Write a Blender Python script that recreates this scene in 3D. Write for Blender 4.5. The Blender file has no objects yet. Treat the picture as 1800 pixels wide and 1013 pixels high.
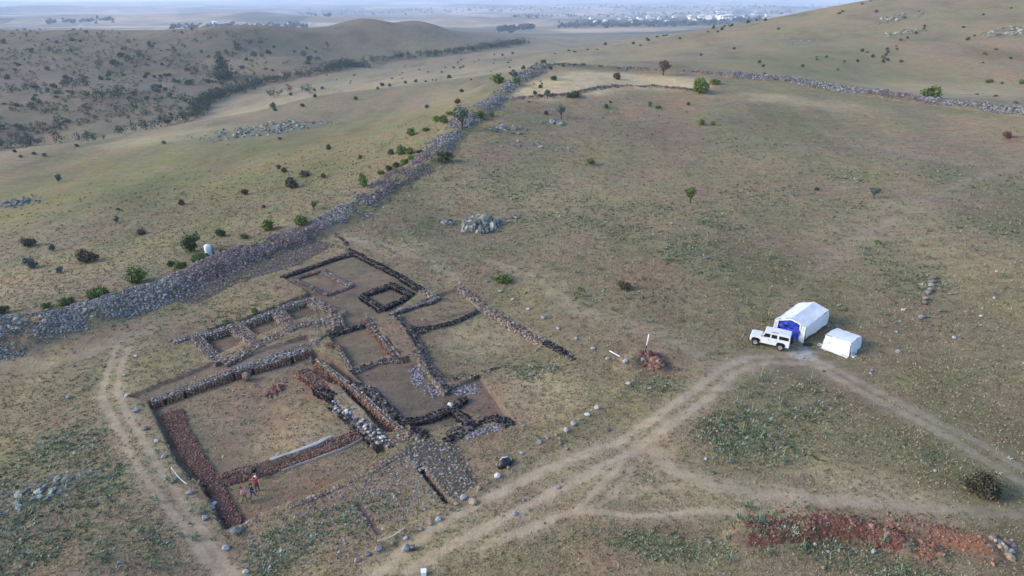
import bpy, math, random
import numpy as np
from mathutils import Vector, Matrix

rng = np.random.default_rng(7)
random.seed(7)
R = math.radians
scene = bpy.context.scene
C = bpy.data.collections.new('place'); scene.collection.children.link(C)

# ------------------------------------------------------------------ camera numbers
HC, FPX, PITCH = 37.0, 1200.0, R(22.7)
SP, CP = math.sin(PITCH), math.cos(PITCH)
def ray(u, v):
    u = np.asarray(u, float); v = np.asarray(v, float)
    t = (v - 506.5) / FPX
    return (u - 900) / FPX, CP - t * SP, -SP - t * CP

# ------------------------------------------------------------------ noise
def _hash(ix, iy, s):
    h = (ix.astype(np.int64) * 374761393 + iy.astype(np.int64) * 668265263 + s * 1442695041) & 0x7fffffff
    h = ((h ^ (h >> 13)) * 1274126177) & 0x7fffffff
    return ((h ^ (h >> 16)) & 0xffff) / 65535.0
def vnoise(x, y, s=0):
    ix = np.floor(x); iy = np.floor(y); fx = x - ix; fy = y - iy
    fx = fx * fx * fx * (fx * (fx * 6 - 15) + 10); fy = fy * fy * fy * (fy * (fy * 6 - 15) + 10)
    a = _hash(ix, iy, s); b = _hash(ix + 1, iy, s); c = _hash(ix, iy + 1, s); d = _hash(ix + 1, iy + 1, s)
    return (a + (b - a) * fx) * (1 - fy) + (c + (d - c) * fx) * fy
def fbm(x, y, s=0, o=4, g=0.5):
    t = 0; a = 1; n = 0
    for i in range(o):
        t = t + a * vnoise(x * 2 ** i + 17.3 * i, y * 2 ** i - 9.1 * i, s + i); n += a; a *= g
    return t / n * 2 - 1
def sstep(a, b, x):
    t = np.clip((x - a) / (b - a), 0, 1); return t * t * (3 - 2 * t)

# ------------------------------------------------------------------ terrain control points: (u, v, z) near, (u, v, None, forward distance) far
CTRL = [
 (1355,612,0),(1480,620,.2),(1100,640,-.6),(1250,720,-.3),(1700,800,.6),(1795,990,.2),(1400,1000,-1),(1100,900,-2),(1000,780,-1.8),
 (700,1000,-4.5),(400,1000,-5.8),(100,1000,-5.6),(100,800,-5.8),(240,640,-4.6),(0,660,-5.6),(560,700,-3.2),(620,600,-2.4),(800,520,-.6),
 (700,430,.2),(900,600,-1.4),(1000,500,1.2),(1200,450,3.4),(1400,450,3),(1700,500,3),(1790,420,4.5),(900,860,-3),
 (850,390,None,121),(1000,340,None,133),(1000,260,None,163),(1100,300,None,150),(1000,195,None,197),(1250,190,None,200),(1100,240,None,172),
 (1400,300,None,146),(1600,300,None,142),(1790,300,None,140),(1790,206,None,186),(1600,230,None,178),(1550,175,None,212),(1300,137,None,240),
 (1150,150,None,228),(950,119,None,260),(1050,118,None,262),(900,150,None,228),(850,200,None,188),(780,283,None,151),(640,350,None,131.6),
 (540,410,None,115),(370,475,None,100),(0,600,None,79),
 (300,400,None,131),(100,400,None,141),(0,480,None,112),(300,300,None,196),(0,330,None,188),(600,200,None,285),(150,300,None,208),
 (500,240,None,232),(700,200,None,258),(800,165,None,300),(600,300,None,165),(550,370,None,128),(640,235,None,222),
 (0,270,None,236),(74,258,None,245),(188,247,None,255),(336,215,None,282),(436,201,None,296),(550,171,None,335),(650,158,None,356),(740,146,None,388),
 (0,279,None,280),(74,267,None,290),(188,256,None,302),(336,224,None,336),(436,208,None,352),(550,178,None,398),(650,163,None,425),(740,149,None,450),
 (0,262,None,440),(200,243,None,455),(340,206,None,530),(450,155,None,720),(600,122,None,900),(720,103,None,1060),(900,77,None,1320),(560,150,None,620),
 (700,128,None,700),(820,110,None,740),
 (0,205,None,520),(0,150,None,650),(0,100,None,800),(0,54,None,1000),(200,100,None,830),(300,52,None,1040),(400,125,None,800),(480,75,None,1020),(200,160,None,620),
 (500,100,None,830),(500,54,None,1080),(545,54,None,1120),(592,41,None,1270),(640,33,None,1300),(690,41,None,1340),(740,38,None,1380),(640,75,None,1120),(870,70,None,1420),(800,58,None,1400),(440,60,None,1020),(0,64,None,1300),(150,62,None,1300),(300,62,None,1350),(440,72,None,1300),(560,68,None,1400),(640,43,None,1650),(740,49,None,1700),(150,54,None,1020),(-150,54,None,1000),(-150,64,None,1300),
 (1000,98,None,640),(1200,58,None,720),(1060,80,None,700),(1200,95,None,480),(1400,60,None,480),(1290,43,None,640),(1400,25,None,600),(1530,2,None,560),(1790,3,None,430),(1700,100,None,320),
 (1790,150,None,258),(1550,143,None,285),(1350,112,None,330),(1600,50,None,420),(1000,113,None,330),
 (950,57,None,2500),(1100,62,None,2000),(1000,75,None,1500),(1300,48,None,2300),(700,30,None,6800),(300,32,None,5800),(0,40,None,4400),(1200,30,None,6000),(1700,30,None,6200),
 (300,9,None,15000),(0,9,None,14000),(600,6,None,16000),(1000,2,None,16000),(1500,2,None,16000),(300,3.2,None,20000),(0,2.5,None,20000),(650,-3,None,20000),(1000,-9,None,20000),(1700,-9,None,20000),
]
cx, cy, cz = [], [], []
for c in CTRL:
    a, b, d = ray(c[0], c[1])
    s = (c[2] - HC) / d if c[2] is not None else c[3] / b
    cx.append(a * s); cy.append(b * s); cz.append(HC + d * s)
for x, y, z in [(0,14,-3.5),(-25,14,-6),(25,14,-1),(-90,40,-9),(-150,90,-18),(90,40,2),(160,90,9),(-300,150,-30),(300,160,30),(520,300,62),(-600,400,-15),(900,700,60),(-2500,1500,-40),(3500,2500,-55),(-9000,6000,-60),(9000,6000,-60),(-15000,9000,10),(15000,9000,20),(420,420,55),(-60,20,-7),(60,18,0)]:
    cx.append(x); cy.append(y); cz.append(z)
cx, cy, cz = map(np.array, (cx, cy, cz))
def lp(x, y): return np.arctan2(x, y), np.log(np.hypot(x, y))
ct, cl = lp(cx, cy)
def kern(t, l): return np.sqrt((1.15 * (t[:, None] - ct)) ** 2 + (l[:, None] - cl) ** 2 + 0.06 ** 2)
A = np.ones((len(cx) + 1,) * 2); A[:-1, :-1] = kern(ct, cl); A[-1, -1] = 0
W = np.linalg.solve(A, np.append(cz, 0))
GT = np.linspace(R(-82), R(82), 420); GL = np.linspace(math.log(12), math.log(23500), 640)
tt, ll = np.meshgrid(GT, GL)
G = np.concatenate([kern(a, b) @ W[:-1] + W[-1] for a, b in zip(np.array_split(tt.ravel(), 40), np.array_split(ll.ravel(), 40))]).reshape(tt.shape)
def bil(grid, x, y):
    t, l = lp(x, y)
    i = np.clip((t - GT[0]) / (GT[1] - GT[0]), 0, len(GT) - 1.001); j = np.clip((l - GL[0]) / (GL[1] - GL[0]), 0, len(GL) - 1.001)
    i0 = i.astype(int); j0 = j.astype(int); fi = i - i0; fj = j - j0
    return (grid[j0, i0] * (1 - fi) + grid[j0, i0 + 1] * fi) * (1 - fj) + (grid[j0 + 1, i0] * (1 - fi) + grid[j0 + 1, i0 + 1] * fi) * fj
def hb(x, y):
    """the natural ground"""
    x = np.asarray(x, float); y = np.asarray(y, float); r = np.hypot(x, y)
    h = bil(G, x, y)
    h = h + 0.10 * fbm(x / 3.5, y / 3.5, 3, 3) * sstep(600, 200, r)
    h = h + 0.5 * fbm(x / 22, y / 22, 5, 4) * sstep(75, 150, r)
    h = h + 2.6 * fbm(x / 150, y / 150, 9, 5) * sstep(420, 800, r) * sstep(9000, 3000, r)
    h = h + 16 * fbm(x / 1400, y / 1400, 11, 4) * sstep(1900, 3500, r) + 75 * np.clip(fbm(x / 2400, y / 1000, 19, 4) + .05, 0, 1) * sstep(2500, 3600, r) * sstep(15000, 9000, r) + 60 * fbm(x / 5200, y / 2600, 12, 3) * sstep(5500, 9500, r)
    return h
def at(u, v, off=0.0, smin=22):
    """photo pixel -> point on the ground (raised by off); used once, when the survey points below are turned into world coordinates"""
    a, b, d = ray(u, v)
    a, b, d = np.atleast_1d(a, b, d); a, b, d = np.broadcast_arrays(a, b, d)
    s = np.geomspace(smin, 22000, 900)
    out = np.zeros((len(a), 3))
    for k in range(len(a)):
        f = HC + d[k] * s - hb(a[k] * s, b[k] * s) - off
        w = np.nonzero(f < 0)[0]
        if not len(w) or w[0] == 0:          # nothing met, or already behind a hill: stand on the ground there
            sk = s[-1] if not len(w) else s[0]; q = hb(np.array([a[k] * sk]), np.array([b[k] * sk]))[0]; out[k] = (a[k] * sk, b[k] * sk, q + off); continue
        i = w[0]
        lo, hi = s[i - 1], s[i]
        ss = np.linspace(lo, hi, 24); ff = HC + d[k] * ss - hb(a[k] * ss, b[k] * ss) - off
        j = np.nonzero(ff < 0)[0]; j = j[0] if len(j) and j[0] > 0 else 23
        s0, s1, f0, f1 = ss[j - 1], ss[j], ff[j - 1], ff[j]
        sk = s0 + (s1 - s0) * (f0 / (f0 - f1) if f0 != f1 else 0)
        out[k] = (a[k] * sk, b[k] * sk, HC + d[k] * sk)
    return out
def at1(u, v, off=0.0, smin=22): return Vector(at(u, v, off, smin)[0])
def pxl(pts, off=0.0, smin=22): return at([p[0] for p in pts], [p[1] for p in pts], off, smin)
def pxm(u, v):
    """metres per photo pixel across the view at that ground point"""
    p = at1(u, v); return (p.y * CP + (HC - p.z) * SP) / FPX

# ------------------------------------------------------------------ excavated floors, trenches, banks
FLOORS = {  # name: (pixels on the floor, depth, soil strength)
 'hall': ([(268,712),(340,688),(412,664),(484,643),(540,626),(566,684),(594,727),(640,764),(478,814),(388,846),(340,850)], .8, .38),
 'hall_south': ([(388,852),(480,822),(640,770),(692,792),(628,838),(500,892),(425,925)], .8, .4),
 'hall_west': ([(266,712),(284,724),(340,800),(430,925),(402,938),(352,845),(318,822)], .8, .8),
 'corridor': ([(552,628),(578,640),(612,667),(648,702),(686,738),(712,764),(680,770),(652,738),(608,690),(560,672)], .9, .9),
 'square_room': ([(580,588),(646,571),(696,622),(616,650)], .5, .7),
 'store_a': ([(359,595),(410,573),(438,603),(386,628)], .7, 1.0),
 'store_b': ([(428,571),(484,548),(509,572),(457,594)], .7, 1.0),
 'store_c': ([(497,543),(546,524),(584,549),(523,567)], .7, 1.0),
 'lane': ([(236,699),(300,674),(380,641),(398,640),(470,617),(540,596),(548,610),(470,634),(400,650),(330,676),(262,706)], .35, .7),
 'east_room': ([(718,578),(839,545),(957,600),(911,634),(790,669),(745,635)], .4, .25),
 'east_strip': ([(700,556),(770,523),(815,509),(845,540),(720,576)], .35, .3),
 'middle': ([(620,654),(700,634),(735,640),(788,690),(842,668),(893,742),(795,716),(703,740),(662,695)], .4, 1.0),
 'burnt_cell': ([(708,742),(790,720),(822,742),(748,765)], .5, .9),
 'north_area': ([(500,488),(618,447),(690,480),(740,512),(690,550),(640,562),(570,532)], .35, .8),
 'burnt_square': ([(648,518),(686,502),(713,517),(672,535)], .4, .5),
 'pit': ([(603,559),(638,553),(645,568),(606,577)], .5, .7),
}
TRENCH = [([(739,822),(760,848),(787,883)], .22, .6), ([(634,887),(650,910),(666,936)], .3, .15)]
def inside(x, y, P):
    c = np.zeros(x.shape, bool); n = len(P)
    for i in range(n):
        x0, y0 = P[i][0], P[i][1]; x1, y1 = P[(i + 1) % n][0], P[(i + 1) % n][1]
        if y0 == y1: continue
        m = ((y0 > y) != (y1 > y)) & (x < (x1 - x0) * (y - y0) / (y1 - y0) + x0); c ^= m
    return c
def dline(x, y, P, closed=False):
    d = np.full(x.shape, 1e9); n = len(P)
    for i in range(n if closed else n - 1):
        a = P[i][:2]; b = P[(i + 1) % n][:2]; ab = (b[0] - a[0], b[1] - a[1]); q = ab[0] ** 2 + ab[1] ** 2 + 1e-9
        t = np.clip(((x - a[0]) * ab[0] + (y - a[1]) * ab[1]) / q, 0, 1)
        d = np.minimum(d, np.hypot(x - a[0] - t * ab[0], y - a[1] - t * ab[1]))
    return d
FW = {k: (pxl(p, -d), d, s) for k, (p, d, s) in FLOORS.items()}
TW = [(pxl(p), w, d) for p, w, d in TRENCH]
# rubble rampart lines (crest), half width, height
RAMP = {
 'west': (pxl([(-60,598),(60,582),(170,553),(290,512),(400,462),(500,428),(560,405),(600,382)]), 4.8, 1.25),
 'middle': (pxl([(600,383),(625,366),(680,325),(745,290),(790,240),(835,202),(875,168),(915,140),(950,119)]), 5.5, 1.2),
 'north': (pxl([(950,119),(1010,117),(1100,123),(1180,127),(1250,131),(1300,137)]), 2.2, .8),
 'east': (pxl([(1290,136),(1400,147),(1500,163),(1600,178),(1700,189),(1830,204)]), 3.0, 1.5),
 'crest': (pxl([(900,176),(960,170),(1000,168),(1040,158),(1080,153),(1150,154),(1215,160),(1245,160)]), 1.0, .6),
}
SPOIL = [(pxl([(1305,940),(1380,937),(1450,925),(1490,928)]), 1.4, .8), (pxl([(1490,930),(1540,938),(1590,960)]), 1.0, .65),
         (pxl([(1570,925),(1620,932),(1660,945),(1700,958),(1740,966)]), 1.0, .75), (pxl([(1625,965),(1645,975)]), 1.0, .3),
         (pxl([(1140,633),(1160,648)]), .9, .7), (pxl([(480,676),(488,678)]), .8, .35)]
MOUND = [(pxl([(1105,640),(1120,630),(1138,632)]), 1.6, .9), (pxl([(1180,400),(1260,380)]), 12, .5), (pxl([(1440,285),(1560,290)]), 14, .8)]
EARTH = pxl([(640,984),(720,930),(800,885),(860,850),(915,815),(990,762),(1060,715),(1100,680),(1125,650)])
def hx(x, y):
    """the finished ground: natural ground, banks and heaps added, rooms dug out"""
    x = np.asarray(x, float); y = np.asarray(y, float)
    h = hb(x, y); r = np.hypot(x, y)
    m = (r < 340) & (y > 20)
    if not m.any(): return h
    xs, ys = x[m], y[m]; add = np.zeros(xs.shape)
    wob = fbm(xs / 2.3, ys / 2.3, 21, 3)
    for k, (P, w, hh) in RAMP.items():
        d = dline(xs, ys, P) / w
        add = np.maximum(add, hh * sstep(1.0, .25, d) * (1 + .35 * wob))
    for P, w, hh in SPOIL + MOUND:
        d = dline(xs, ys, P) / (w * 1.25)
        add = np.maximum(add, hh * sstep(1.0, .1, d) * (1 + .4 * wob))
    add = np.maximum(add, .14 * sstep(.9, .2, dline(xs, ys, EARTH)))
    dig = np.zeros(xs.shape)
    near = (r[m] < 135)
    xn, yn = xs[near] + .12 * wob[near], ys[near] + .12 * np.roll(wob[near], 5)
    dn = np.zeros(xn.shape)
    for k, (P, d, s) in FW.items():
        i = inside(xn, yn, P); dd = dline(xn, yn, P, True) * np.where(i, 1, -1)
        dn = np.maximum(dn, d * sstep(-.40, -.16, dd))
    for P, w, d in TW: dn = np.maximum(dn, d * sstep(w + .12, w - .1, dline(xn, yn, P)))
    dig[near] = dn
    h = h.copy(); h[m] = h[m] + add * (dig < .05) - dig
    return h

# ------------------------------------------------------------------ painted ground cover (what grows or lies where)
def ell(lst): 
    out = []
    for u, v, ru, rv, k in lst:
        p = at(u, v)[0]; a = at(min(u + ru, 1790 + ru), v)[0]; top = at(u, v - rv)[0]; bot = at(u, v + rv)[0]
        ang = math.atan2(p[0], p[1])
        out.append((p[0], p[1], max(np.hypot(*(a - p)[:2]), .5), max(np.hypot(*(top - bot)[:2]) / 2, .5), ang, k))
    return out
def emask(x, y, E):
    m = np.zeros(x.shape)
    for px, py, ra, rb, ang, k in E:
        dx, dy = x - px, y - py; c, s = math.cos(ang), math.sin(ang)
        a = (dx * c - dy * s) / ra; b = (dx * s + dy * c) / rb
        m = np.maximum(m, k * sstep(1.25, .35, np.hypot(a, b)))
    return m
GREEN = ell([(700,330,40,20,.7),(760,265,30,16,.7),(830,190,30,20,.7),(880,150,30,12,.6),(420,468,70,14,.7),(240,545,60,10,.5),(520,425,40,12,.6),(900,330,120,40,.5),(1050,380,150,40,.5),(1200,380,100,30,.4),(1450,360,120,30,.35),(1600,560,120,40,.4),(1150,520,120,25,.35),(1250,470,60,20,.5),(250,330,260,55,.3),(560,270,150,60,.3),(100,800,150,50,.7),(120,880,170,70,.9),(60,960,130,60,.9),(240,960,90,60,.7),(560,930,130,50,.7),(480,990,90,30,.8),(660,880,60,40,.4),(1320,770,130,55,.85),(1400,700,90,50,.55),(1010,530,62,32,.9),(890,482,38,16,1),
 (1230,432,60,26,.7),(1110,410,60,22,.5),(1265,400,45,12,.9),(1190,450,60,18,.6),(950,380,60,30,.45),(1150,370,60,20,.6),(1600,490,70,50,.7),(1720,400,70,18,.7),(1560,450,60,30,.5),(1470,420,60,20,.4),(1480,975,240,38,1),(1150,955,140,40,.8),
 (1010,940,70,25,.5),(945,650,50,22,.8),(1170,685,60,25,.9),(1330,340,120,30,.4),(1480,310,110,14,.7),(1700,310,110,22,.6),(1300,250,120,30,.35),(330,515,50,14,.8),(400,490,60,14,.7),(480,440,80,16,.6),(250,560,60,14,.6),(380,560,70,20,.5),(700,350,50,12,.7),(800,250,40,16,.5),
 (1080,225,140,20,.3),(1240,205,70,12,.6),(600,250,100,30,.35),(350,330,150,40,.35),(130,340,140,30,.4),(1430,110,150,30,.4),(1620,140,120,25,.5),(1720,40,120,25,.4),(800,130,80,10,.3),(700,800,40,18,.2),(1090,120,90,5,.9),(300,840,30,60,.5),(1430,890,170,14,.7),(1000,780,50,20,.4),(1600,800,150,40,.3)])
STRAW = ell([(200,450,220,30,.2),(1000,330,200,40,.2),(1600,420,200,60,.2),(1010,150,95,16,1.5),(1100,142,150,15,1.5),(1185,148,75,11,1.4),(950,163,60,15,1.4),(930,165,50,12,.7),(1380,175,160,10,.5),(560,740,140,45,.45),(960,690,110,50,.5),(850,590,80,40,.55),(720,430,60,20,.6),(1250,880,250,26,.35),(1550,860,240,40,.4),(700,980,60,30,.35),(1650,160,200,14,.45),(620,160,90,10,.4),(300,240,120,10,.5),(1600,360,90,14,.3),(840,330,90,40,.25)])
OLIVE = ell([(150,330,330,70,1),(480,290,220,75,1),(650,240,120,50,.9),(250,430,260,40,.7),(1350,110,300,40,.35)])
SOIL = ell([(680,600,200,120,.35),(560,480,90,40,.5),(1400,640,120,24,.8),(1440,628,60,14,.7),(320,590,60,16,.4),(560,860,140,40,.3),(960,570,80,60,.4),(120,620,140,26,.45)])
REDS = ell([(1420,942,135,17,.9),(1650,948,115,19,.85),(1190,935,30,16,.8),(970,1005,18,10,.8),(300,520,70,20,.6),(420,470,60,16,.5),(1780,245,20,8,1),(1160,650,30,14,.7),(400,800,30,60,.5),(650,912,14,26,.8),(430,905,20,16,.8),(560,672,24,20,.8),(870,705,18,36,.7),(590,395,40,16,.5),(540,850,60,20,.35),(600,240,50,14,.25)])
COB = ell([(700,860,110,55,.5),(560,930,150,45,.3),(470,985,90,28,.4),(760,810,60,30,.9),(470,630,80,22,.9),(120,855,120,20,.4)])
PALE = ell([(1412,622,26,13,1)])
TRACKS = [([(205,610),(190,650),(180,700),(215,770),(260,850),(330,940),(395,1020)], .38, .8), ([(228,610),(212,645),(206,690),(240,760),(292,840),(352,930),(415,1015)], .38, .8), ([(0,640),(80,640),(150,620),(260,580)], 1.2, .4),
 ([(650,1020),(760,930),(850,880),(950,830),(1090,776),(1170,722),(1225,682),(1260,650),(1320,628),(1400,622)], .5, 1), ([(720,1005),(800,955),(900,905),(1000,850),(1110,795),(1195,735),(1245,700),(1290,655),(1350,636),(1430,640),(1500,682),(1600,734),(1700,790),(1810,855)], .5, 1),
 ([(1400,622),(1450,640),(1520,678),(1620,728),(1720,778),(1810,832)], .5, .9),
 ([(850,962),(930,935),(1010,898),(1050,860),(1090,815),(1120,775)], .32, .8), ([(1010,905),(1060,885),(1100,840),(1140,790)], .32, .6), ([(860,955),(1000,900),(1060,900),(1120,908),(1220,900),(1300,900)], .3, .8),
 ([(1150,790),(1180,825),(1250,855),(1400,876),(1600,890),(1810,905)], .7, .7), ([(1060,880),(1120,865),(1200,855)], .3, .5), ([(1180,830),(1300,850),(1420,865)], .4, .5),
 ([(1370,540),(1420,495),(1470,455),(1540,405),(1620,355),(1700,318),(1800,285)], .7, .3), ([(1250,650),(1200,600),(1130,580),(1000,540),(940,490),(860,460)], .9, .35), ([(990,250),(1040,215),(1110,205)], 1, .15),
 ([(600,420),(660,428),(760,460),(800,490)], .6, .5), ([(1430,230),(1550,260),(1700,290)], 1.2, .25)]
THR = {'west': .0, 'middle': .16, 'north': .15, 'east': -.35}
TRW = [(pxl(p), w, k) for p, w, k in TRACKS]
STREAM = pxl([(-80,268),(0,260),(60,256),(100,254),(190,246),(240,232),(290,222),(345,207),(352,192),(365,180),(392,168),(430,158),(462,148),(500,140),(540,134),(580,126),(600,121),(640,112),(700,104),(760,99),(830,91),(880,83),(920,77)], 0, 400)
STR_A, STR_R = np.arctan2(STREAM[:, 0], STREAM[:, 1]), np.hypot(STREAM[:, 0], STREAM[:, 1])
def masks(x, y):
    r = np.hypot(x, y); n = len(x)
    m = {k: np.zeros(n) for k in ('path', 'soil', 'red', 'green', 'straw', 'rock', 'far', 'pale', 'mauve', 'olive')}
    m['far'] = sstep(1500, 2400, r); m['mauve'] = sstep(-14, 34, r + 12 * fbm(x / 40, y / 40, 51, 3) - np.interp(np.arctan2(x, y), STR_A, STR_R)) * sstep(.06, 0, np.arctan2(x, y)) * sstep(340, 420, r) * sstep(2600, 1500, r) * (.85 + .3 * fbm(x / 60, y / 60, 53, 4)) * (y > 0)
    q = np.nonzero((r < 900) & (y > 15))[0]; X, Y = x[q], y[q]
    nz = fbm(X / 4, Y / 4, 31, 4); nf = fbm(X / 1.1, Y / 1.1, 41, 3)
    p = np.zeros(len(q)); s = np.zeros(len(q))
    nr = np.nonzero(r[q] < 260)[0]; xn, yn = X[nr], Y[nr]; pn = np.zeros(len(nr)); sn = np.zeros(len(nr)); rk = np.zeros(len(nr))
    for P, w, k in TRW:
        k = k * 1.0
        pn = np.maximum(pn, k * sstep(1.7, .55, dline(xn + .2 * nz[nr], yn, P) / w + .3 * nf[nr]))
        pn = np.maximum(pn, .42 * k * sstep(5.0, .5, dline(xn, yn, P) / w + .5 * nz[nr]))
    for k, (P, d, so) in FW.items():
        i = inside(xn, yn, P); dd = dline(xn, yn, P, True) * np.where(i, 1, -1)
        sn = np.maximum(sn, (so * .8 + .15 * nz[nr]) * sstep(-.15, .3, dd) * (so > 0))
        sn = np.maximum(sn, .9 * sstep(.35, .0, np.abs(dd)) * (dd < .35) * (dd > -.2))
    for P, w, d in TW: sn = np.maximum(sn, sstep(w + .2, w, dline(xn, yn, P)))
    for k in ('west', 'middle', 'north', 'east', 'crest'):
        P, w, hh = RAMP[k]; dd = dline(xn, yn, P) / w; rk = np.maximum(rk, .8 * sstep(1.0, .6, dd + .2 * nz[nr]) * sstep(-.15, .25, 1.1 * fbm(xn / 4, yn / 4, 77, 4) + .35 * (1 - dd) - THR.get(k, 0)))
    pn = pn * (sn < .4)
    p[nr] = pn; s[nr] = sn
    m['path'][q] = p; m['soil'][q] = np.clip(np.maximum(s, emask(X, Y, SOIL) * (.75 + .5 * nz)), 0, 1)
    m['red'][q] = np.clip(emask(X, Y, REDS) * (.8 + .5 * nz), 0, 1)
    m['green'][q] = np.clip(emask(X, Y, GREEN) * (.8 + .7 * nz) + np.clip(nz - .25, 0, 1) * .5, 0, 1) * (1 - np.clip(p * 1.3, 0, 1)) * (1 - .8 * np.clip(s, 0, 1))
    m['straw'][q] = np.clip(emask(X, Y, STRAW) * (.85 + .6 * nz), 0, 1)
    m['rock'][q] = np.clip(emask(X, Y, COB) * (.7 + .6 * nf), 0, 1); m['rock'][q[nr]] = np.maximum(m['rock'][q[nr]], rk)
    m['pale'][q] = emask(X, Y, PALE); m['olive'][q] = emask(X, Y, OLIVE) * (.75 + .5 * nz)
    return m

# ------------------------------------------------------------------ materials
def newmat(name):
    m = bpy.data.materials.new(name); m.use_nodes = True
    nt = m.node_tree; b = nt.nodes['Principled BSDF']; b.inputs['Roughness'].default_value = .9; b.inputs['Specular IOR Level'].default_value = .2
    return m, nt, b
def N(nt, t, **kw):
    n = nt.nodes.new(t)
    for k, v in kw.items():
        if k in n.inputs: n.inputs[k].default_value = v
        else: setattr(n, k, v)
    return n
def link(nt, a, b): nt.links.new(a, b)
def math_(nt, op, a, b=None, clamp=False):
    n = nt.nodes.new('ShaderNodeMath'); n.operation = op; n.use_clamp = clamp
    for i, s in enumerate((a, b)):
        if s is None: continue
        if isinstance(s, (int, float)): n.inputs[i].default_value = s
        else: nt.links.new(s, n.inputs[i])
    return n.outputs[0]
def mix(nt, fac, a, b, mode='MIX'):
    n = nt.nodes.new('ShaderNodeMix'); n.data_type = 'RGBA'; n.blend_type = mode
    for s, v in ((n.inputs[0], fac), (n.inputs[6], a), (n.inputs[7], b)):
        if isinstance(v, (int, float)): s.default_value = v
        elif isinstance(v, tuple): s.default_value = (*v[:3], 1)
        else: nt.links.new(v, s)
    return n.outputs[2]
def noise(nt, vec, scale, detail=4, rough=.6):
    n = N(nt, 'ShaderNodeTexNoise'); n.inputs['Scale'].default_value = scale; n.inputs['Detail'].default_value = detail; n.inputs['Roughness'].default_value = rough
    nt.links.new(vec, n.inputs['Vector']); return n.outputs['Fac']
def ramp(nt, fac, stops):
    n = nt.nodes.new('ShaderNodeValToRGB'); e = n.color_ramp.elements
    while len(e) < len(stops): e.new(.5)
    for i, (p, c) in enumerate(stops): e[i].position = p; e[i].color = (*c[:3], 1)
    nt.links.new(fac, n.inputs[0]); return n.outputs[0]
def fit(nt, v, a, b, c=0., d=1.):
    n = nt.nodes.new('ShaderNodeMapRange'); n.clamp = True
    for i, k in enumerate((a, b, c, d)): n.inputs[i + 1].default_value = k
    nt.links.new(v, n.inputs[0]); return n.outputs[0]

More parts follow.
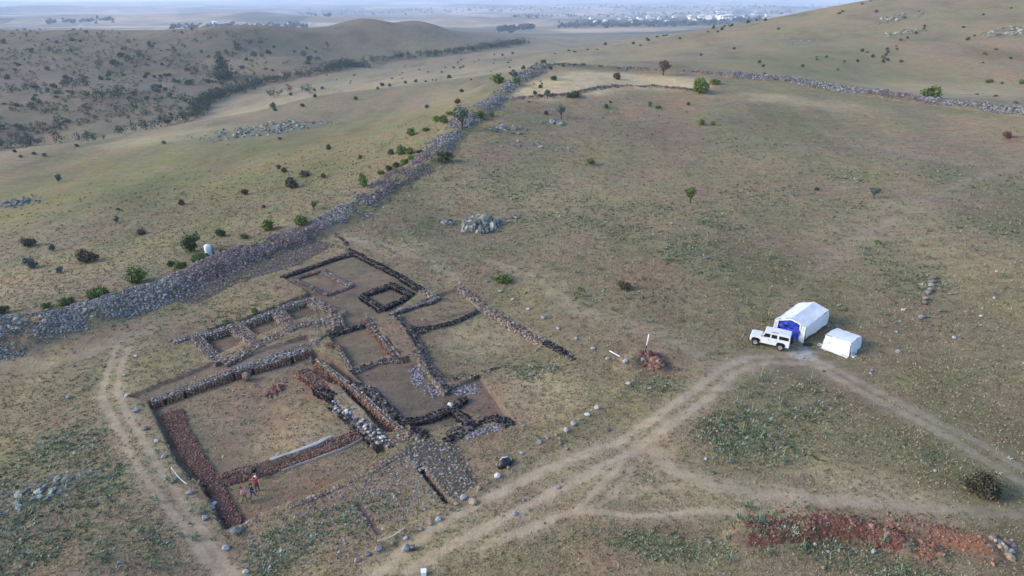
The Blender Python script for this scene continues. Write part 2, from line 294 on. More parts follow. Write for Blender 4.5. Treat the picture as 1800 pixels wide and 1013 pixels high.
def ground_mat():
    m, nt, b = newmat('ground')
    geo = N(nt, 'ShaderNodeNewGeometry'); P = geo.outputs['Position']
    A1 = N(nt, 'ShaderNodeAttribute', attribute_name='mask_a'); A2 = N(nt, 'ShaderNodeAttribute', attribute_name='mask_b')
    s1 = N(nt, 'ShaderNodeSeparateColor'); link(nt, A1.outputs['Color'], s1.inputs[0]); s2 = N(nt, 'ShaderNodeSeparateColor'); link(nt, A2.outputs['Color'], s2.inputs[0])
    path, soil, red, green = s1.outputs[0], s1.outputs[1], s1.outputs[2], A1.outputs['Alpha']
    straw, rock, far, pale = s2.outputs[0], s2.outputs[1], s2.outputs[2], A2.outputs['Alpha']
    fine = noise(nt, P, 4.5, 6, .75); mid = noise(nt, P, .75, 5, .65); big = noise(nt, P, .09, 5, .6); huge = noise(nt, P, .011, 5, .6)
    # streaks of grass across the slopes
    mp = N(nt, 'ShaderNodeMapping'); mp.inputs['Scale'].default_value = (.10, .55, .3); mp.inputs['Rotation'].default_value = (0, 0, .35); link(nt, P, mp.inputs[0])
    streak = noise(nt, mp.outputs[0], 1.6, 6, .7)
    g = math_(nt, 'ADD', math_(nt, 'MULTIPLY', fine, .42), math_(nt, 'ADD', math_(nt, 'MULTIPLY', mid, .30), math_(nt, 'MULTIPLY', streak, .28)))
    grass = ramp(nt, g, [(.32, (.108, .082, .052)), (.44, (.184, .142, .088)), (.54, (.252, .196, .122)), (.68, (.355, .282, .180))])
    hue = math_(nt, 'ADD', math_(nt, 'MULTIPLY', big, .6), math_(nt, 'MULTIPLY', huge, .4))
    grass = mix(nt, fit(nt, hue, .44, .58, 0, .6), grass, mix(nt, 1.0, grass, (.80, .97, .66), 'MULTIPLY'))
    grass = mix(nt, fit(nt, hue, .50, .38, 0, .9), grass, mix(nt, 1.0, grass, (1.02, .87, .86), 'MULTIPLY'))
    gcol = ramp(nt, fine, [(.32, (.050, .060, .026)), (.46, (.105, .122, .055)), (.58, (.170, .185, .105)), (.70, (.28, .29, .20))])
    gw = math_(nt, 'MULTIPLY', green, fit(nt, math_(nt, 'ADD', mid, math_(nt, 'MULTIPLY', fine, .5)), .60, .92), True)
    col = mix(nt, gw, grass, gcol)
    sg = ramp(nt, g, [(.36, (.26, .20, .105)), (.5, (.44, .345, .20)), (.62, (.56, .45, .28))])
    col = mix(nt, math_(nt, 'MULTIPLY', straw, .95), col, sg)
    so = ramp(nt, g, [(.36, (.052, .037, .032)), (.5, (.104, .076, .064)), (.64, (.175, .132, .108))])
    col = mix(nt, math_(nt, 'MULTIPLY', soil, .85), col, so)
    rc = ramp(nt, math_(nt, 'ADD', math_(nt, 'MULTIPLY', fine, .6), math_(nt, 'MULTIPLY', mid, .4)), [(.38, (.085, .026, .016)), (.5, (.155, .066, .046)), (.64, (.235, .118, .083))])
    col = mix(nt, math_(nt, 'MULTIPLY', red, fit(nt, mid, .38, .55)), col, rc)
    vor = N(nt, 'ShaderNodeTexVoronoi'); vor.inputs['Scale'].default_value = 2.6; link(nt, P, vor.inputs['Vector'])
    rkc = mix(nt, fit(nt, vor.outputs['Distance'], .28, .55), mix(nt, .35, (.22, .20, .20), vor.outputs['Color'], 'OVERLAY'), (.055, .048, .038))
    rkc = mix(nt, .75, rkc, ramp(nt, fine, [(.35, (.07, .06, .055)), (.5, (.17, .155, .15)), (.65, (.30, .28, .27))]))
    col = mix(nt, math_(nt, 'MULTIPLY', rock, fit(nt, mid, .36, .56)), col, rkc)
    pc = ramp(nt, g, [(.36, (.225, .178, .120)), (.5, (.335, .270, .190)), (.64, (.42, .345, .25))])
    col = mix(nt, math_(nt, 'MULTIPLY', path, fit(nt, mid, .3, .6, .65, .95)), col, pc)
    col = mix(nt, math_(nt, 'MULTIPLY', pale, fit(nt, mid, .35, .6)), col, (.44, .44, .45))
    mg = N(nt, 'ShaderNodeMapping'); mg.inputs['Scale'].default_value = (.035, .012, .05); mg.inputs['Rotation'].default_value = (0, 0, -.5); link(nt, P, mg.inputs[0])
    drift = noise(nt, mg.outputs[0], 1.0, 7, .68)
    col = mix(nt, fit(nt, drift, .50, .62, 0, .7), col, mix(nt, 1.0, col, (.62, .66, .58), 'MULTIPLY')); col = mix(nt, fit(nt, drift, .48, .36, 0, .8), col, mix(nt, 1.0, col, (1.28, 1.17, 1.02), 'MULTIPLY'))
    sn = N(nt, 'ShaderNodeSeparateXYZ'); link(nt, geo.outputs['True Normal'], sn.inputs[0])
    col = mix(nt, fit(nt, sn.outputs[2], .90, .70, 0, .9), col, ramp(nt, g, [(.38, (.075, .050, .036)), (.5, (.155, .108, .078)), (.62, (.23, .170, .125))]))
    A3 = N(nt, 'ShaderNodeAttribute', attribute_name='mask_c'); s3 = N(nt, 'ShaderNodeSeparateColor'); link(nt, A3.outputs['Color'], s3.inputs[0])
    col = mix(nt, s3.outputs[0], col, mix(nt, 1.0, col, (.74, .71, .72), 'MULTIPLY'))
    col = mix(nt, s3.outputs[1], col, mix(nt, 1.0, col, (.86, .93, .60), 'MULTIPLY'))
    # far plain: big fields
    v2 = N(nt, 'ShaderNodeTexVoronoi'); v2.inputs['Scale'].default_value = .0017; v2.inputs['Randomness'].default_value = .9
    wp = N(nt, 'ShaderNodeMapping'); wp.inputs['Scale'].default_value = (.6, 1, 0); link(nt, P, wp.inputs[0]); link(nt, wp.outputs[0], v2.inputs['Vector'])
    sc = N(nt, 'ShaderNodeSeparateColor'); link(nt, v2.outputs['Color'], sc.inputs[0])
    ff = ramp(nt, sc.outputs[0], [(0, (.045, .065, .035)), (.3, (.15, .12, .08)), (.55, (.42, .30, .19)), (.8, (.05, .075, .045)), (1, (.62, .47, .32))])
    ff = mix(nt, .5, ff, ramp(nt, noise(nt, P, .0011, 6), [(.42, (.03, .05, .035)), (.5, (.2, .16, .11)), (.57, (.60, .45, .30))]))
    col = mix(nt, far, col, ff)
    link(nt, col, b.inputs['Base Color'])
    bm = N(nt, 'ShaderNodeBump'); bm.inputs['Strength'].default_value = .55; bm.inputs['Distance'].default_value = .22
    link(nt, math_(nt, 'ADD', fine, math_(nt, 'MULTIPLY', mid, 1.2)), bm.inputs['Height']); link(nt, bm.outputs[0], b.inputs['Normal'])
    return m
def tint_mat(name, scale=6., amount=.5, rough=.92, bump=.3, bdist=.04):
    """colour of each stone or leaf from the 'tint' attribute, with mottling"""
    m, nt, b = newmat(name); b.inputs['Roughness'].default_value = rough
    a = N(nt, 'ShaderNodeAttribute', attribute_name='tint'); tc = N(nt, 'ShaderNodeTexCoord')
    n = noise(nt, tc.outputs['Object'], scale, 5, .7)
    k = fit(nt, n, .3, .7, 1 - amount, 1 + amount)
    cc = N(nt, 'ShaderNodeCombineColor'); [link(nt, k, cc.inputs[i]) for i in range(3)]
    link(nt, mix(nt, 1.0, a.outputs['Color'], cc.outputs[0], 'MULTIPLY'), b.inputs['Base Color'])
    if bump:
        bp = N(nt, 'ShaderNodeBump'); bp.inputs['Strength'].default_value = bump; bp.inputs['Distance'].default_value = bdist
        link(nt, n, bp.inputs['Height']); link(nt, bp.outputs[0], b.inputs['Normal'])
    return m
def plain_mat(name, col, rough=.8, var=.12, scale=3., bump=0., spec=.2, metal=0.):
    m, nt, b = newmat(name); b.inputs['Roughness'].default_value = rough; b.inputs['Specular IOR Level'].default_value = spec; b.inputs['Metallic'].default_value = metal
    tc = N(nt, 'ShaderNodeTexCoord'); n = noise(nt, tc.outputs['Object'], scale, 5)
    c0 = tuple(c * (1 - var) for c in col); c1 = tuple(min(1, c * (1 + var)) for c in col)
    link(nt, ramp(nt, n, [(.3, c0), (.7, c1)]), b.inputs['Base Color'])
    if bump:
        bp = N(nt, 'ShaderNodeBump'); bp.inputs['Strength'].default_value = bump; bp.inputs['Distance'].default_value = .05
        link(nt, n, bp.inputs['Height']); link(nt, bp.outputs[0], b.inputs['Normal'])
    return m
M_GROUND = ground_mat(); M_STONE = tint_mat('stone', 5, .45); M_ROCK = tint_mat('lichen_rock', 2.2, .6, bump=.6, bdist=.15); M_LEAF = tint_mat('leaf', 3, .3, .75, 0)
M_BARK = plain_mat('bark', (.09, .07, .055), .95, .4, 8, .5)

# ------------------------------------------------------------------ mesh helpers
def mesh_np(name, V, F, tint=None, smooth=False):
    me = bpy.data.meshes.new(name); V = np.asarray(V, np.float32); F = np.asarray(F, np.int32); n, k = F.shape
    me.vertices.add(len(V)); me.vertices.foreach_set('co', V.ravel())
    me.loops.add(n * k); me.loops.foreach_set('vertex_index', F.ravel())
    me.polygons.add(n); me.polygons.foreach_set('loop_start', np.arange(n, dtype=np.int32) * k); me.polygons.foreach_set('loop_total', np.full(n, k, np.int32))
    if smooth: me.polygons.foreach_set('use_smooth', np.ones(n, bool))
    else: me.polygons.foreach_set('use_smooth', np.zeros(n, bool))
    if tint is not None:
        a = me.attributes.new('tint', 'FLOAT_COLOR', 'POINT'); c = np.ones((len(V), 4), np.float32); c[:, :3] = tint; a.data.foreach_set('color', c.ravel())
    me.update(calc_edges=True); return me
def tag(o, label=None, cat=None, group=None, kind=None):
    kind = kind or ('thing' if label else None)
    for k, v in (('label', label), ('category', cat), ('group', group), ('kind', kind)):
        if v: o[k] = v
    return o
def obj(name, me, mat=None, parent=None, loc=None, rotz=None):
    o = bpy.data.objects.new(name, me); C.objects.link(o)
    if mat is not None and me is not None and not len(me.materials):
        for x in (mat if isinstance(mat, (list, tuple)) else [mat]): me.materials.append(x)
    if parent: o.parent = parent
    if loc is not None: o.location = loc
    if rotz is not None: o.rotation_euler = (0, 0, rotz)
    return o
def empty(name, loc, rotz=0): return obj(name, None, loc=loc, rotz=rotz)

import bmesh
class MB:
    """collects shapes into one mesh"""
    def __init__(s): s.bm = bmesh.new()
    def box(s, c, d, rot=None, taper=1.0, bev=0):
        g = bmesh.ops.create_cube(s.bm, size=1)['verts']
        for v in g:
            k = taper if v.co.z > 0 else 1
            v.co = Vector((v.co.x * d[0] * k, v.co.y * d[1] * k, v.co.z * d[2]))
            if rot is not None: v.co = rot @ v.co
            v.co += Vector(c)
        if bev:
            es = list({e for v in g for e in v.link_edges}); bmesh.ops.bevel(s.bm, geom=es, offset=bev, segments=2, affect='EDGES')
        return s
    def prism(s, prof, y0, y1, bev=0):
        """side profile (x, z) swept from y0 to y1"""
        a = [s.bm.verts.new((x, y0, z)) for x, z in prof]; b = [s.bm.verts.new((x, y1, z)) for x, z in prof]; n = len(prof)
        fs = [s.bm.faces.new(a), s.bm.faces.new(b[::-1])]
        for i in range(n): fs.append(s.bm.faces.new((a[i], b[i], b[(i + 1) % n], a[(i + 1) % n])))
        bmesh.ops.recalc_face_normals(s.bm, faces=fs)
        if bev: bmesh.ops.bevel(s.bm, geom=list({e for f in fs for e in f.edges}), offset=bev, segments=2, affect='EDGES')
        return s
    def lathe(s, prof, axis='y', c=(0, 0, 0), n=20):
        """prof: (distance along axis, radius)"""
        rings = []
        for d, r in prof:
            ring = []
            for i in range(n):
                a = 2 * math.pi * i / n; p = (r * math.cos(a), r * math.sin(a))
                co = (p[0], d, p[1]) if axis == 'y' else ((d, p[0], p[1]) if axis == 'x' else (p[0], p[1], d))
                ring.append(s.bm.verts.new(Vector(co) + Vector(c)))
            rings.append(ring)
        fs = [s.bm.faces.new(rings[0]), s.bm.faces.new(rings[-1])]
        for a, b in zip(rings, rings[1:]):
            for i in range(n): fs.append(s.bm.faces.new((a[i], a[(i + 1) % n], b[(i + 1) % n], b[i])))
        bmesh.ops.recalc_face_normals(s.bm, faces=fs); return s
    def tube(s, pts, r, n=6):
        pts = [Vector(p) for p in pts]; rings = []
        for i, p in enumerate(pts):
            t = (pts[min(i + 1, len(pts) - 1)] - pts[max(i - 1, 0)]).normalized(); q = t.to_track_quat('Z', 'Y')
            rr = r if not isinstance(r, (list, tuple)) else r[i]
            rings.append([s.bm.verts.new(p + q @ Vector((rr * math.cos(2 * math.pi * k / n), rr * math.sin(2 * math.pi * k / n), 0))) for k in range(n)])
        fs = [s.bm.faces.new(rings[0]), s.bm.faces.new(rings[-1])]
        for a, b in zip(rings, rings[1:]):
            for k in range(n): fs.append(s.bm.faces.new((a[k], a[(k + 1) % n], b[(k + 1) % n], b[k])))
        bmesh.ops.recalc_face_normals(s.bm, faces=fs); return s
    def poly(s, pts, thick=None):
        vs = [s.bm.verts.new(p) for p in pts]; f = s.bm.faces.new(vs)
        if thick:
            s.bm.normal_update(); n = f.normal * thick; w = [s.bm.verts.new(Vector(p) + n) for p in pts]
            fs = [f, s.bm.faces.new(w)] + [s.bm.faces.new((vs[i], vs[(i + 1) % len(vs)], w[(i + 1) % len(vs)], w[i])) for i in range(len(vs))]
            bmesh.ops.recalc_face_normals(s.bm, faces=fs)
        return s
    def mesh(s, name, smooth=False):
        me = bpy.data.meshes.new(name); s.bm.to_mesh(me); s.bm.free()
        if smooth:
            for p in me.polygons: p.use_smooth = True
        return me

# ------------------------------------------------------------------ people (built first: their modifiers need a small scene)
def skin_mesh(name, verts, edges, radii, root=0, sub=1):
    me = bpy.data.meshes.new(name + '_graph'); me.from_pydata(verts, edges, []); o = bpy.data.objects.new(name + '_graph', me); C.objects.link(o)
    sk = o.modifiers.new('skin', 'SKIN'); sk.use_smooth_shade = True
    for i, d in enumerate(me.skin_vertices[0].data):
        r = radii[i]; d.radius = r if isinstance(r, tuple) else (r, r); d.use_root = (i == root)
    sb = o.modifiers.new('sub', 'SUBSURF'); sb.levels = sub; sb.render_levels = sub
    bpy.context.view_layer.update(); dg = bpy.context.evaluated_depsgraph_get()
    out = bpy.data.meshes.new_from_object(o.evaluated_get(dg)); out.name = name
    bpy.data.objects.remove(o); bpy.data.meshes.remove(me); out.materials.clear(); return out
class Graph:
    def __init__(s): s.v, s.e, s.r = [], [], []
    def add(s, p, r, prev=None):
        s.v.append(Vector(p)); s.r.append(r)
        if prev is not None: s.e.append((prev, len(s.v) - 1))
        return len(s.v) - 1
    def chain(s, prev, *pr):
        for p, r in pr: prev = s.add(p, r, prev)
        return prev
def vec(*a): return Vector(a)
def person(loc, rotz, label, J, mats, cap=None, hair=None, sleeve=.5):
    """J: joints in body space, facing +Y, X to the right-hand side of the picture of the figure's own right"""
    root = empty('person', loc, rotz); tag(root, label, 'person', None)
    P = {k: Vector(v) for k, v in J.items()}
    g = Graph(); pel = g.add(P['pelvis'], (.125, .10)); sp = g.add(P['pelvis'].lerp(P['chest'], .5), (.115, .09), pel); ch = g.add(P['chest'], (.145, .10), sp)
    nk = g.add(P['neck'], .055, ch); hd = P['head'] - P['neck']; up = hd.normalized()
    face = Vector(J.get('look', (0, 1, 0))).normalized()
    jaw = g.add(P['neck'] + hd * .5, (.072, .078), nk); hc = g.add(P['head'], (.082, .098), jaw); g.add(P['head'] + up * .085, (.055, .065), hc)
    g.chain(hc, (P['head'] + face * .105 - up * .01, .016), (P['head'] + face * .128 - up * .03, .012))        # nose
    side = up.cross(face).normalized()
    for s in (-1, 1): g.add(P['head'] + side * s * .095, .018, hc)                                               # ears
    for S in ('l', 'r'):
        sh, el, wr = P[S + 'sho'], P[S + 'elb'], P[S + 'wri']
        a = g.chain(ch, (sh, .062), (sh.lerp(el, .5), .05), (el, .042), (el.lerp(wr, .4), .041), (wr, .029))
        d = (wr - el).normalized(); nrm = d.cross(Vector((.3, .2, 1))).normalized(); out = d.cross(nrm).normalized()
        palm = g.add(wr + d * .055, (.040, .018), a)
        for k, (ln, off) in enumerate(((.075, -.03), (.085, -.01), (.08, .01), (.062, .03))):
            g.chain(palm, (wr + d * .095 + out * off, .0095), (wr + d * (.095 + ln * .55) + out * off * 1.1 + nrm * .012, .0085), (wr + d * (.095 + ln * .9) + out * off * 1.1 + nrm * .034, .0075))
        g.chain(palm, (wr + d * .05 - out * .052 + nrm * .012, .0105), (wr + d * .085 - out * .068 + nrm * .026, .0085))
        hp, kn, an, toe = P[S + 'hip'], P[S + 'kne'], P[S + 'ank'], P[S + 'toe']
        g.chain(pel, (hp, .088), (hp.lerp(kn, .5), .075), (kn, .055), (kn.lerp(an, .35), .056), (an, .038), (an.lerp(toe, .5) - Vector((0, 0, .03)), .038), (toe, .03))
    obj('body', skin_mesh('body', g.v, g.e, g.r), M_SKIN, root)
    g = Graph(); b = g.add(P['pelvis'] + Vector((0, 0, -.02)), (.15, .125)); m = g.add(P['pelvis'].lerp(P['chest'], .5), (.14, .112), b); c = g.add(P['chest'], (.168, .122), m)
    g.add(P['chest'].lerp(P['neck'], .72), (.088, .075), c)
    for S in ('l', 'r'):
        sh, el, wr = P[S + 'sho'], P[S + 'elb'], P[S + 'wri']
        pts = [(sh, .08), (sh.lerp(el, .55), .07)]
        if sleeve > .5: pts += [(el, .058), (el.lerp(wr, .75), .046)]
        g.chain(c, *pts)
    obj('shirt', skin_mesh('shirt', g.v, g.e, g.r), mats[0], root)
    g = Graph(); b = g.add(P['pelvis'], (.148, .12))
    for S in ('l', 'r'):
        hp, kn, an = P[S + 'hip'], P[S + 'kne'], P[S + 'ank']
        g.chain(b, (hp, .104), (hp.lerp(kn, .5), .092), (kn, .073), (kn.lerp(an, .45), .068), (an + (kn - an) * .08, .056))
    obj('trousers', skin_mesh('trousers', g.v, g.e, g.r), mats[1], root)
    for S in ('l', 'r'):
        an, toe = P[S + 'ank'], P[S + 'toe']; g = Graph(); a = g.add(an + Vector((0, 0, -.01)), .05); g.chain(a, (an.lerp(toe, .4) - Vector((0, 0, .025)), .05), (toe + Vector((0, 0, .004)), .042))
        obj('shoe', skin_mesh('shoe', g.v, g.e, g.r), mats[2], root)
    for s in (-1, 1): obj('eye', MB().lathe([(-.009, .003), (-.005, .010), (.005, .010), (.009, .003)], 'y', P['head'] + face * .089 + side * s * .034 + up * .02, 8).mesh('eye'), M_EYE, root)
    if cap:
        mb = MB(); mb.lathe([(0, .112), (.04, .112), (.08, .09), (.105, .05)], 'z', n=14); mb.box((0, .13, .01), (.15, .13, .018), bev=.006)
        me = mb.mesh('cap', True); q = up.to_track_quat('Z', 'Y'); o = obj('cap', me, cap, root, P['head'] + up * .02); o.rotation_euler = (0, 0, math.atan2(-face.x, face.y))
    else:
        g = Graph(); a = g.add(P['head'] + up * .055 - face * .03, (.098, .098)); g.add(P['head'] - face * .06 - up * .03, (.075, .07), a); g.add(P['head'] + up * .07 + face * .04, .065, a)
        obj('hair', skin_mesh('hair', g.v, g.e, g.r), hair, root)
    return root
M_SKIN = plain_mat('skin', (.42, .25, .18), .6, .06); M_EYE = plain_mat('eye', (.03, .02, .02), .4)
STAND = dict(pelvis=(0, 0, .93), chest=(0, .02, 1.28), neck=(0, .02, 1.48), head=(0, .04, 1.63), lsho=(-.19, .02, 1.42), rsho=(.19, .02, 1.42), lelb=(-.27, 0, 1.14), relb=(.27, 0, 1.14),
 lwri=(-.26, .1, .9), rwri=(.26, .1, .9), lhip=(-.09, 0, .9), rhip=(.09, 0, .9), lkne=(-.11, .03, .49), rkne=(.11, .03, .49), lank=(-.12, 0, .09), rank=(.12, 0, .09), ltoe=(-.14, .17, .05), rtoe=(.14, .17, .05))
def pose(**k): d = dict(STAND); d.update(k); return d
def people():
    cl = lambda n, c: plain_mat(n, c, .9, .18, 12)
    dark_hair = cl('dark_hair', (.03, .022, .018)); brown_hair = cl('brown_hair', (.11, .065, .035)); shoe = cl('shoe_leather', (.06, .05, .045))
    def foot(u, v):
        p = at1(u, v, -.75); p.z = float(hx(np.array([p.x]), np.array([p.y]))[0]); return p
    person(foot(431, 883), R(70), 'person in a pink shirt and khaki trousers with hands on hips',
        pose(lelb=(-.40, -.06, 1.2), relb=(.40, -.06, 1.2), lwri=(-.2, .12, 1.03), rwri=(.2, .12, 1.03), chest=(0, .07, 1.26), neck=(0, .12, 1.45), head=(0, .17, 1.6), look=(0, 1, -.35), lank=(-.2, .12, .09), ltoe=(-.23, .29, .05), lkne=(-.17, .12, .48), rank=(.17, -.1, .09), rtoe=(.2, .06, .05), rkne=(.15, 0, .49)),
        (cl('pink_cotton', (.62, .25, .30)), cl('khaki_cotton', (.20, .17, .10)), shoe), hair=brown_hair)
    person(foot(444, 876), R(-60), 'person in a black top and blue jeans striding between the pink and the red shirt',
        pose(lank=(-.1, .34, .09), ltoe=(-.1, .51, .06), lkne=(-.1, .22, .5), rank=(.1, -.3, .11), rtoe=(.1, -.14, .05), rkne=(.1, -.05, .5), lelb=(-.26, -.1, 1.16), lwri=(-.28, .08, .96), relb=(.26, .12, 1.16), rwri=(.22, .33, 1.05)),
        (cl('black_cotton', (.018, .02, .026)), cl('blue_denim', (.07, .10, .18)), shoe), hair=dark_hair, sleeve=.9)
    person(foot(453, 863), R(35), 'person in a bright red shirt and white cap raising one hand to the head',
        pose(lelb=(-.36, .2, 1.42), lwri=(-.16, .17, 1.6), relb=(.25, .12, 1.17), rwri=(.12, .32, 1.22), lank=(-.14, .1, .09), ltoe=(-.17, .27, .05)),
        (cl('red_cotton', (.62, .03, .05)), cl('dark_denim', (.05, .06, .10)), shoe), cap=cl('white_cap', (.8, .78, .76)), sleeve=.5)
    p = foot(449, 838); p.z += .25
    person(p, R(-160), 'person in a dark green jacket crouching on the red cross wall behind the others',
        dict(pelvis=(0, -.12, .42), chest=(0, .1, .72), neck=(0, .2, .9), head=(0, .26, 1.04), look=(0, 1, -.4), lsho=(-.19, .13, .86), rsho=(.19, .13, .86), lelb=(-.25, .33, .65), relb=(.25, .33, .65), lwri=(-.12, .46, .48), rwri=(.12, .46, .48),
             lhip=(-.1, -.1, .4), rhip=(.1, -.1, .4), lkne=(-.18, .3, .46), rkne=(.18, .3, .46), lank=(-.14, .02, .09), rank=(.14, .02, .09), ltoe=(-.17, .19, .05), rtoe=(.17, .19, .05)),
        (cl('green_jacket', (.018, .055, .038)), cl('black_trousers', (.02, .02, .025)), shoe), hair=dark_hair, sleeve=.9)
people()

# ------------------------------------------------------------------ ground sheet
def ground():
    th = np.concatenate([np.linspace(R(-80), R(-36), 110, False), np.linspace(R(-36), R(8), 340, False), np.linspace(R(8), R(46), 180, False), np.linspace(R(46), R(80), 60)])
    lr = np.concatenate([np.linspace(math.log(14), math.log(34), 50, False), np.linspace(math.log(34), math.log(122), 480, False), np.linspace(math.log(122), math.log(330), 190, False), np.linspace(math.log(330), math.log(22500), 400)])
    t, l = np.meshgrid(th, lr); r = np.exp(l); x = (r * np.sin(t)).ravel(); y = (r * np.cos(t)).ravel()
    z = np.concatenate([hx(a, b) for a, b in zip(np.array_split(x, 12), np.array_split(y, 12))])
    nr, nc = t.shape; i = np.arange(nr * nc).reshape(nr, nc)
    F = np.stack([i[:-1, :-1], i[:-1, 1:], i[1:, 1:], i[1:, :-1]], -1).reshape(-1, 4)
    me = mesh_np('ground', np.stack([x, y, z], 1), F[:, ::-1], smooth=True)
    ms = [masks(a, b) for a, b in zip(np.array_split(x, 12), np.array_split(y, 12))]
    m = {k: np.concatenate([q[k] for q in ms]) for k in ms[0]}
    for nm, ks in (('mask_a', ('path', 'soil', 'red', 'green')), ('mask_b', ('straw', 'rock', 'far', 'pale')), ('mask_c', ('mauve', 'olive', 'mauve', 'mauve'))):
        a = me.attributes.new(nm, 'FLOAT_COLOR', 'POINT'); a.data.foreach_set('color', np.stack([m[k] for k in ks], 1).astype(np.float32).ravel())
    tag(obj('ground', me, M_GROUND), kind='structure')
ground()
def hz1(x, y): return float(hx(np.array([x]), np.array([y]))[0])

# ------------------------------------------------------------------ stones
def ico(sub):
    bm = bmesh.new(); bmesh.ops.create_icosphere(bm, subdivisions=sub, radius=1); bm.verts.ensure_lookup_table()
    V = np.array([v.co[:] for v in bm.verts]); F = np.array([[v.index for v in f.verts] for f in bm.faces]); bm.free(); return V, F
def rock_set(sub, n, amt, seed):
    V, F = ico(sub); g = np.random.default_rng(seed); out = []
    for k in range(n):
        W = V.copy()
        for j in range(5):                       # chop flat faces
            d = g.normal(size=3); d /= np.linalg.norm(d); c = g.uniform(.55, .85); q = W @ d; W -= np.outer(np.clip(q - c, 0, None), d) * .9
        W *= 1 + amt * (g.random((len(W), 1)) - .5)
        out.append(W)
    return np.array(out), F
RS1 = rock_set(1, 10, .35, 1); RS2 = rock_set(2, 10, .22, 2); RSJ = rock_set(2, 10, .55, 9)
def place(tpl, pos, size, tint, tilt=.35, g=rng):
    """many stones as one vertex / face / tint set"""
    T, F = tpl; n = len(pos); idx = g.integers(0, len(T), n); V = T[idx] * np.asarray(size)[:, None, :]
    a = g.uniform(0, 6.283, n); b = g.normal(0, tilt, n); c, s = np.cos(b)[:, None], np.sin(b)[:, None]
    y, z = V[:, :, 1] * c - V[:, :, 2] * s, V[:, :, 1] * s + V[:, :, 2] * c; V = np.stack([V[:, :, 0], y, z], 2)
    c, s = np.cos(a)[:, None], np.sin(a)[:, None]
    x, y = V[:, :, 0] * c - V[:, :, 1] * s, V[:, :, 0] * s + V[:, :, 1] * c; V = np.stack([x, y, V[:, :, 2]], 2) + np.asarray(pos)[:, None, :]
    nv = T.shape[1]; Fa = (F[None] + (np.arange(n) * nv)[:, None, None]).reshape(-1, 3)
    return V.reshape(-1, 3), Fa, np.repeat(np.asarray(tint), nv, 0)
def join(*sets):
    V, F, T, o = [], [], [], 0
    for v, f, t in sets: V.append(v); F.append(f + o); T.append(t); o += len(v)
    return np.concatenate(V), np.concatenate(F), np.concatenate(T)
PAL = {'redfloor': [(.175, .088, .062), (.205, .112, .082), (.135, .072, .056), (.235, .155, .12), (.10, .062, .052)], 'grey': [(.185, .17, .16), (.225, .21, .198), (.14, .13, .125), (.27, .255, .24), (.19, .15, .13)], 'tan': [(.27, .20, .14), (.33, .25, .18), (.20, .15, .12), (.24, .22, .21)], 'red': [(.155, .062, .045), (.205, .088, .062), (.12, .054, .044), (.235, .135, .105), (.15, .10, .085)],
 'orange': [(.225, .108, .064), (.19, .09, .058), (.265, .15, .10), (.155, .10, .078)], 'black': [(.010, .010, .014), (.014, .013, .017), (.022, .020, .024), (.008, .008, .011), (.06, .055, .06)], 'white': [(.40, .385, .37), (.29, .28, .275), (.20, .19, .185), (.46, .44, .42), (.08, .075, .075), (.03, .03, .03)], 'lilac': [(.24, .22, .245), (.29, .265, .29), (.18, .165, .19), (.22, .19, .205)],
 'mixed': [(.205, .168, .14), (.25, .18, .135), (.15, .125, .11), (.285, .245, .205), (.19, .115, .09)], 'purple': [(.145, .108, .102), (.185, .135, .125), (.11, .09, .09), (.21, .165, .155)], 'rampart': [(.162, .154, .146), (.205, .197, .186), (.125, .118, .112), (.265, .257, .24), (.095, .09, .087)],
 'cobble': [(.165, .152, .135), (.215, .20, .18), (.12, .113, .10), (.27, .255, .235), (.18, .13, .11)], 'pale': [(.34, .335, .33), (.27, .265, .27), (.41, .40, .395)], 'burnt': [(.03, .028, .03), (.10, .09, .09), (.20, .17, .15), (.012, .012, .014), (.05, .045, .045)]}
def pick(pal, n, g=rng, jit=.18):
    p = np.array(PAL[pal]); c = p[g.integers(0, len(p), n)]; return c * (1 + jit * g.normal(size=(n, 1))).clip(.5, 1.6)
def resample(P, step):
    P = np.asarray(P)[:, :2]; seg = np.hypot(*np.diff(P, axis=0).T); L = np.concatenate([[0], np.cumsum(seg)]); n = max(2, int(L[-1] / step) + 1); s = np.linspace(0, L[-1], n)
    q = np.stack([np.interp(s, L, P[:, 0]), np.interp(s, L, P[:, 1])], 1); t = np.gradient(q, axis=0); t /= np.linalg.norm(t, axis=1, keepdims=True) + 1e-9
    return q, t, s
def core(q, t, w, zt, zb, col):
    n = np.stack([-t[:, 1], t[:, 0]], 1); A_ = q + n * w / 2; B_ = q - n * w / 2; k = len(q)
    V = np.concatenate([np.c_[A_, zt], np.c_[B_, zt], np.c_[A_, zb], np.c_[B_, zb]]); i = np.arange(k - 1); f = []
    for a, b in ((0, k), (2 * k, 0), (k, 3 * k)):
        f += [np.stack([a + i, a + i + 1, b + i + 1], 1), np.stack([a + i, b + i + 1, b + i], 1)]
    for e in (0, k - 1): f.append(np.array([[e, e + k, e + 3 * k], [e, e + 3 * k, e + 2 * k]]))
    return V, np.concatenate(f), np.tile(np.array(col), (len(V), 1))
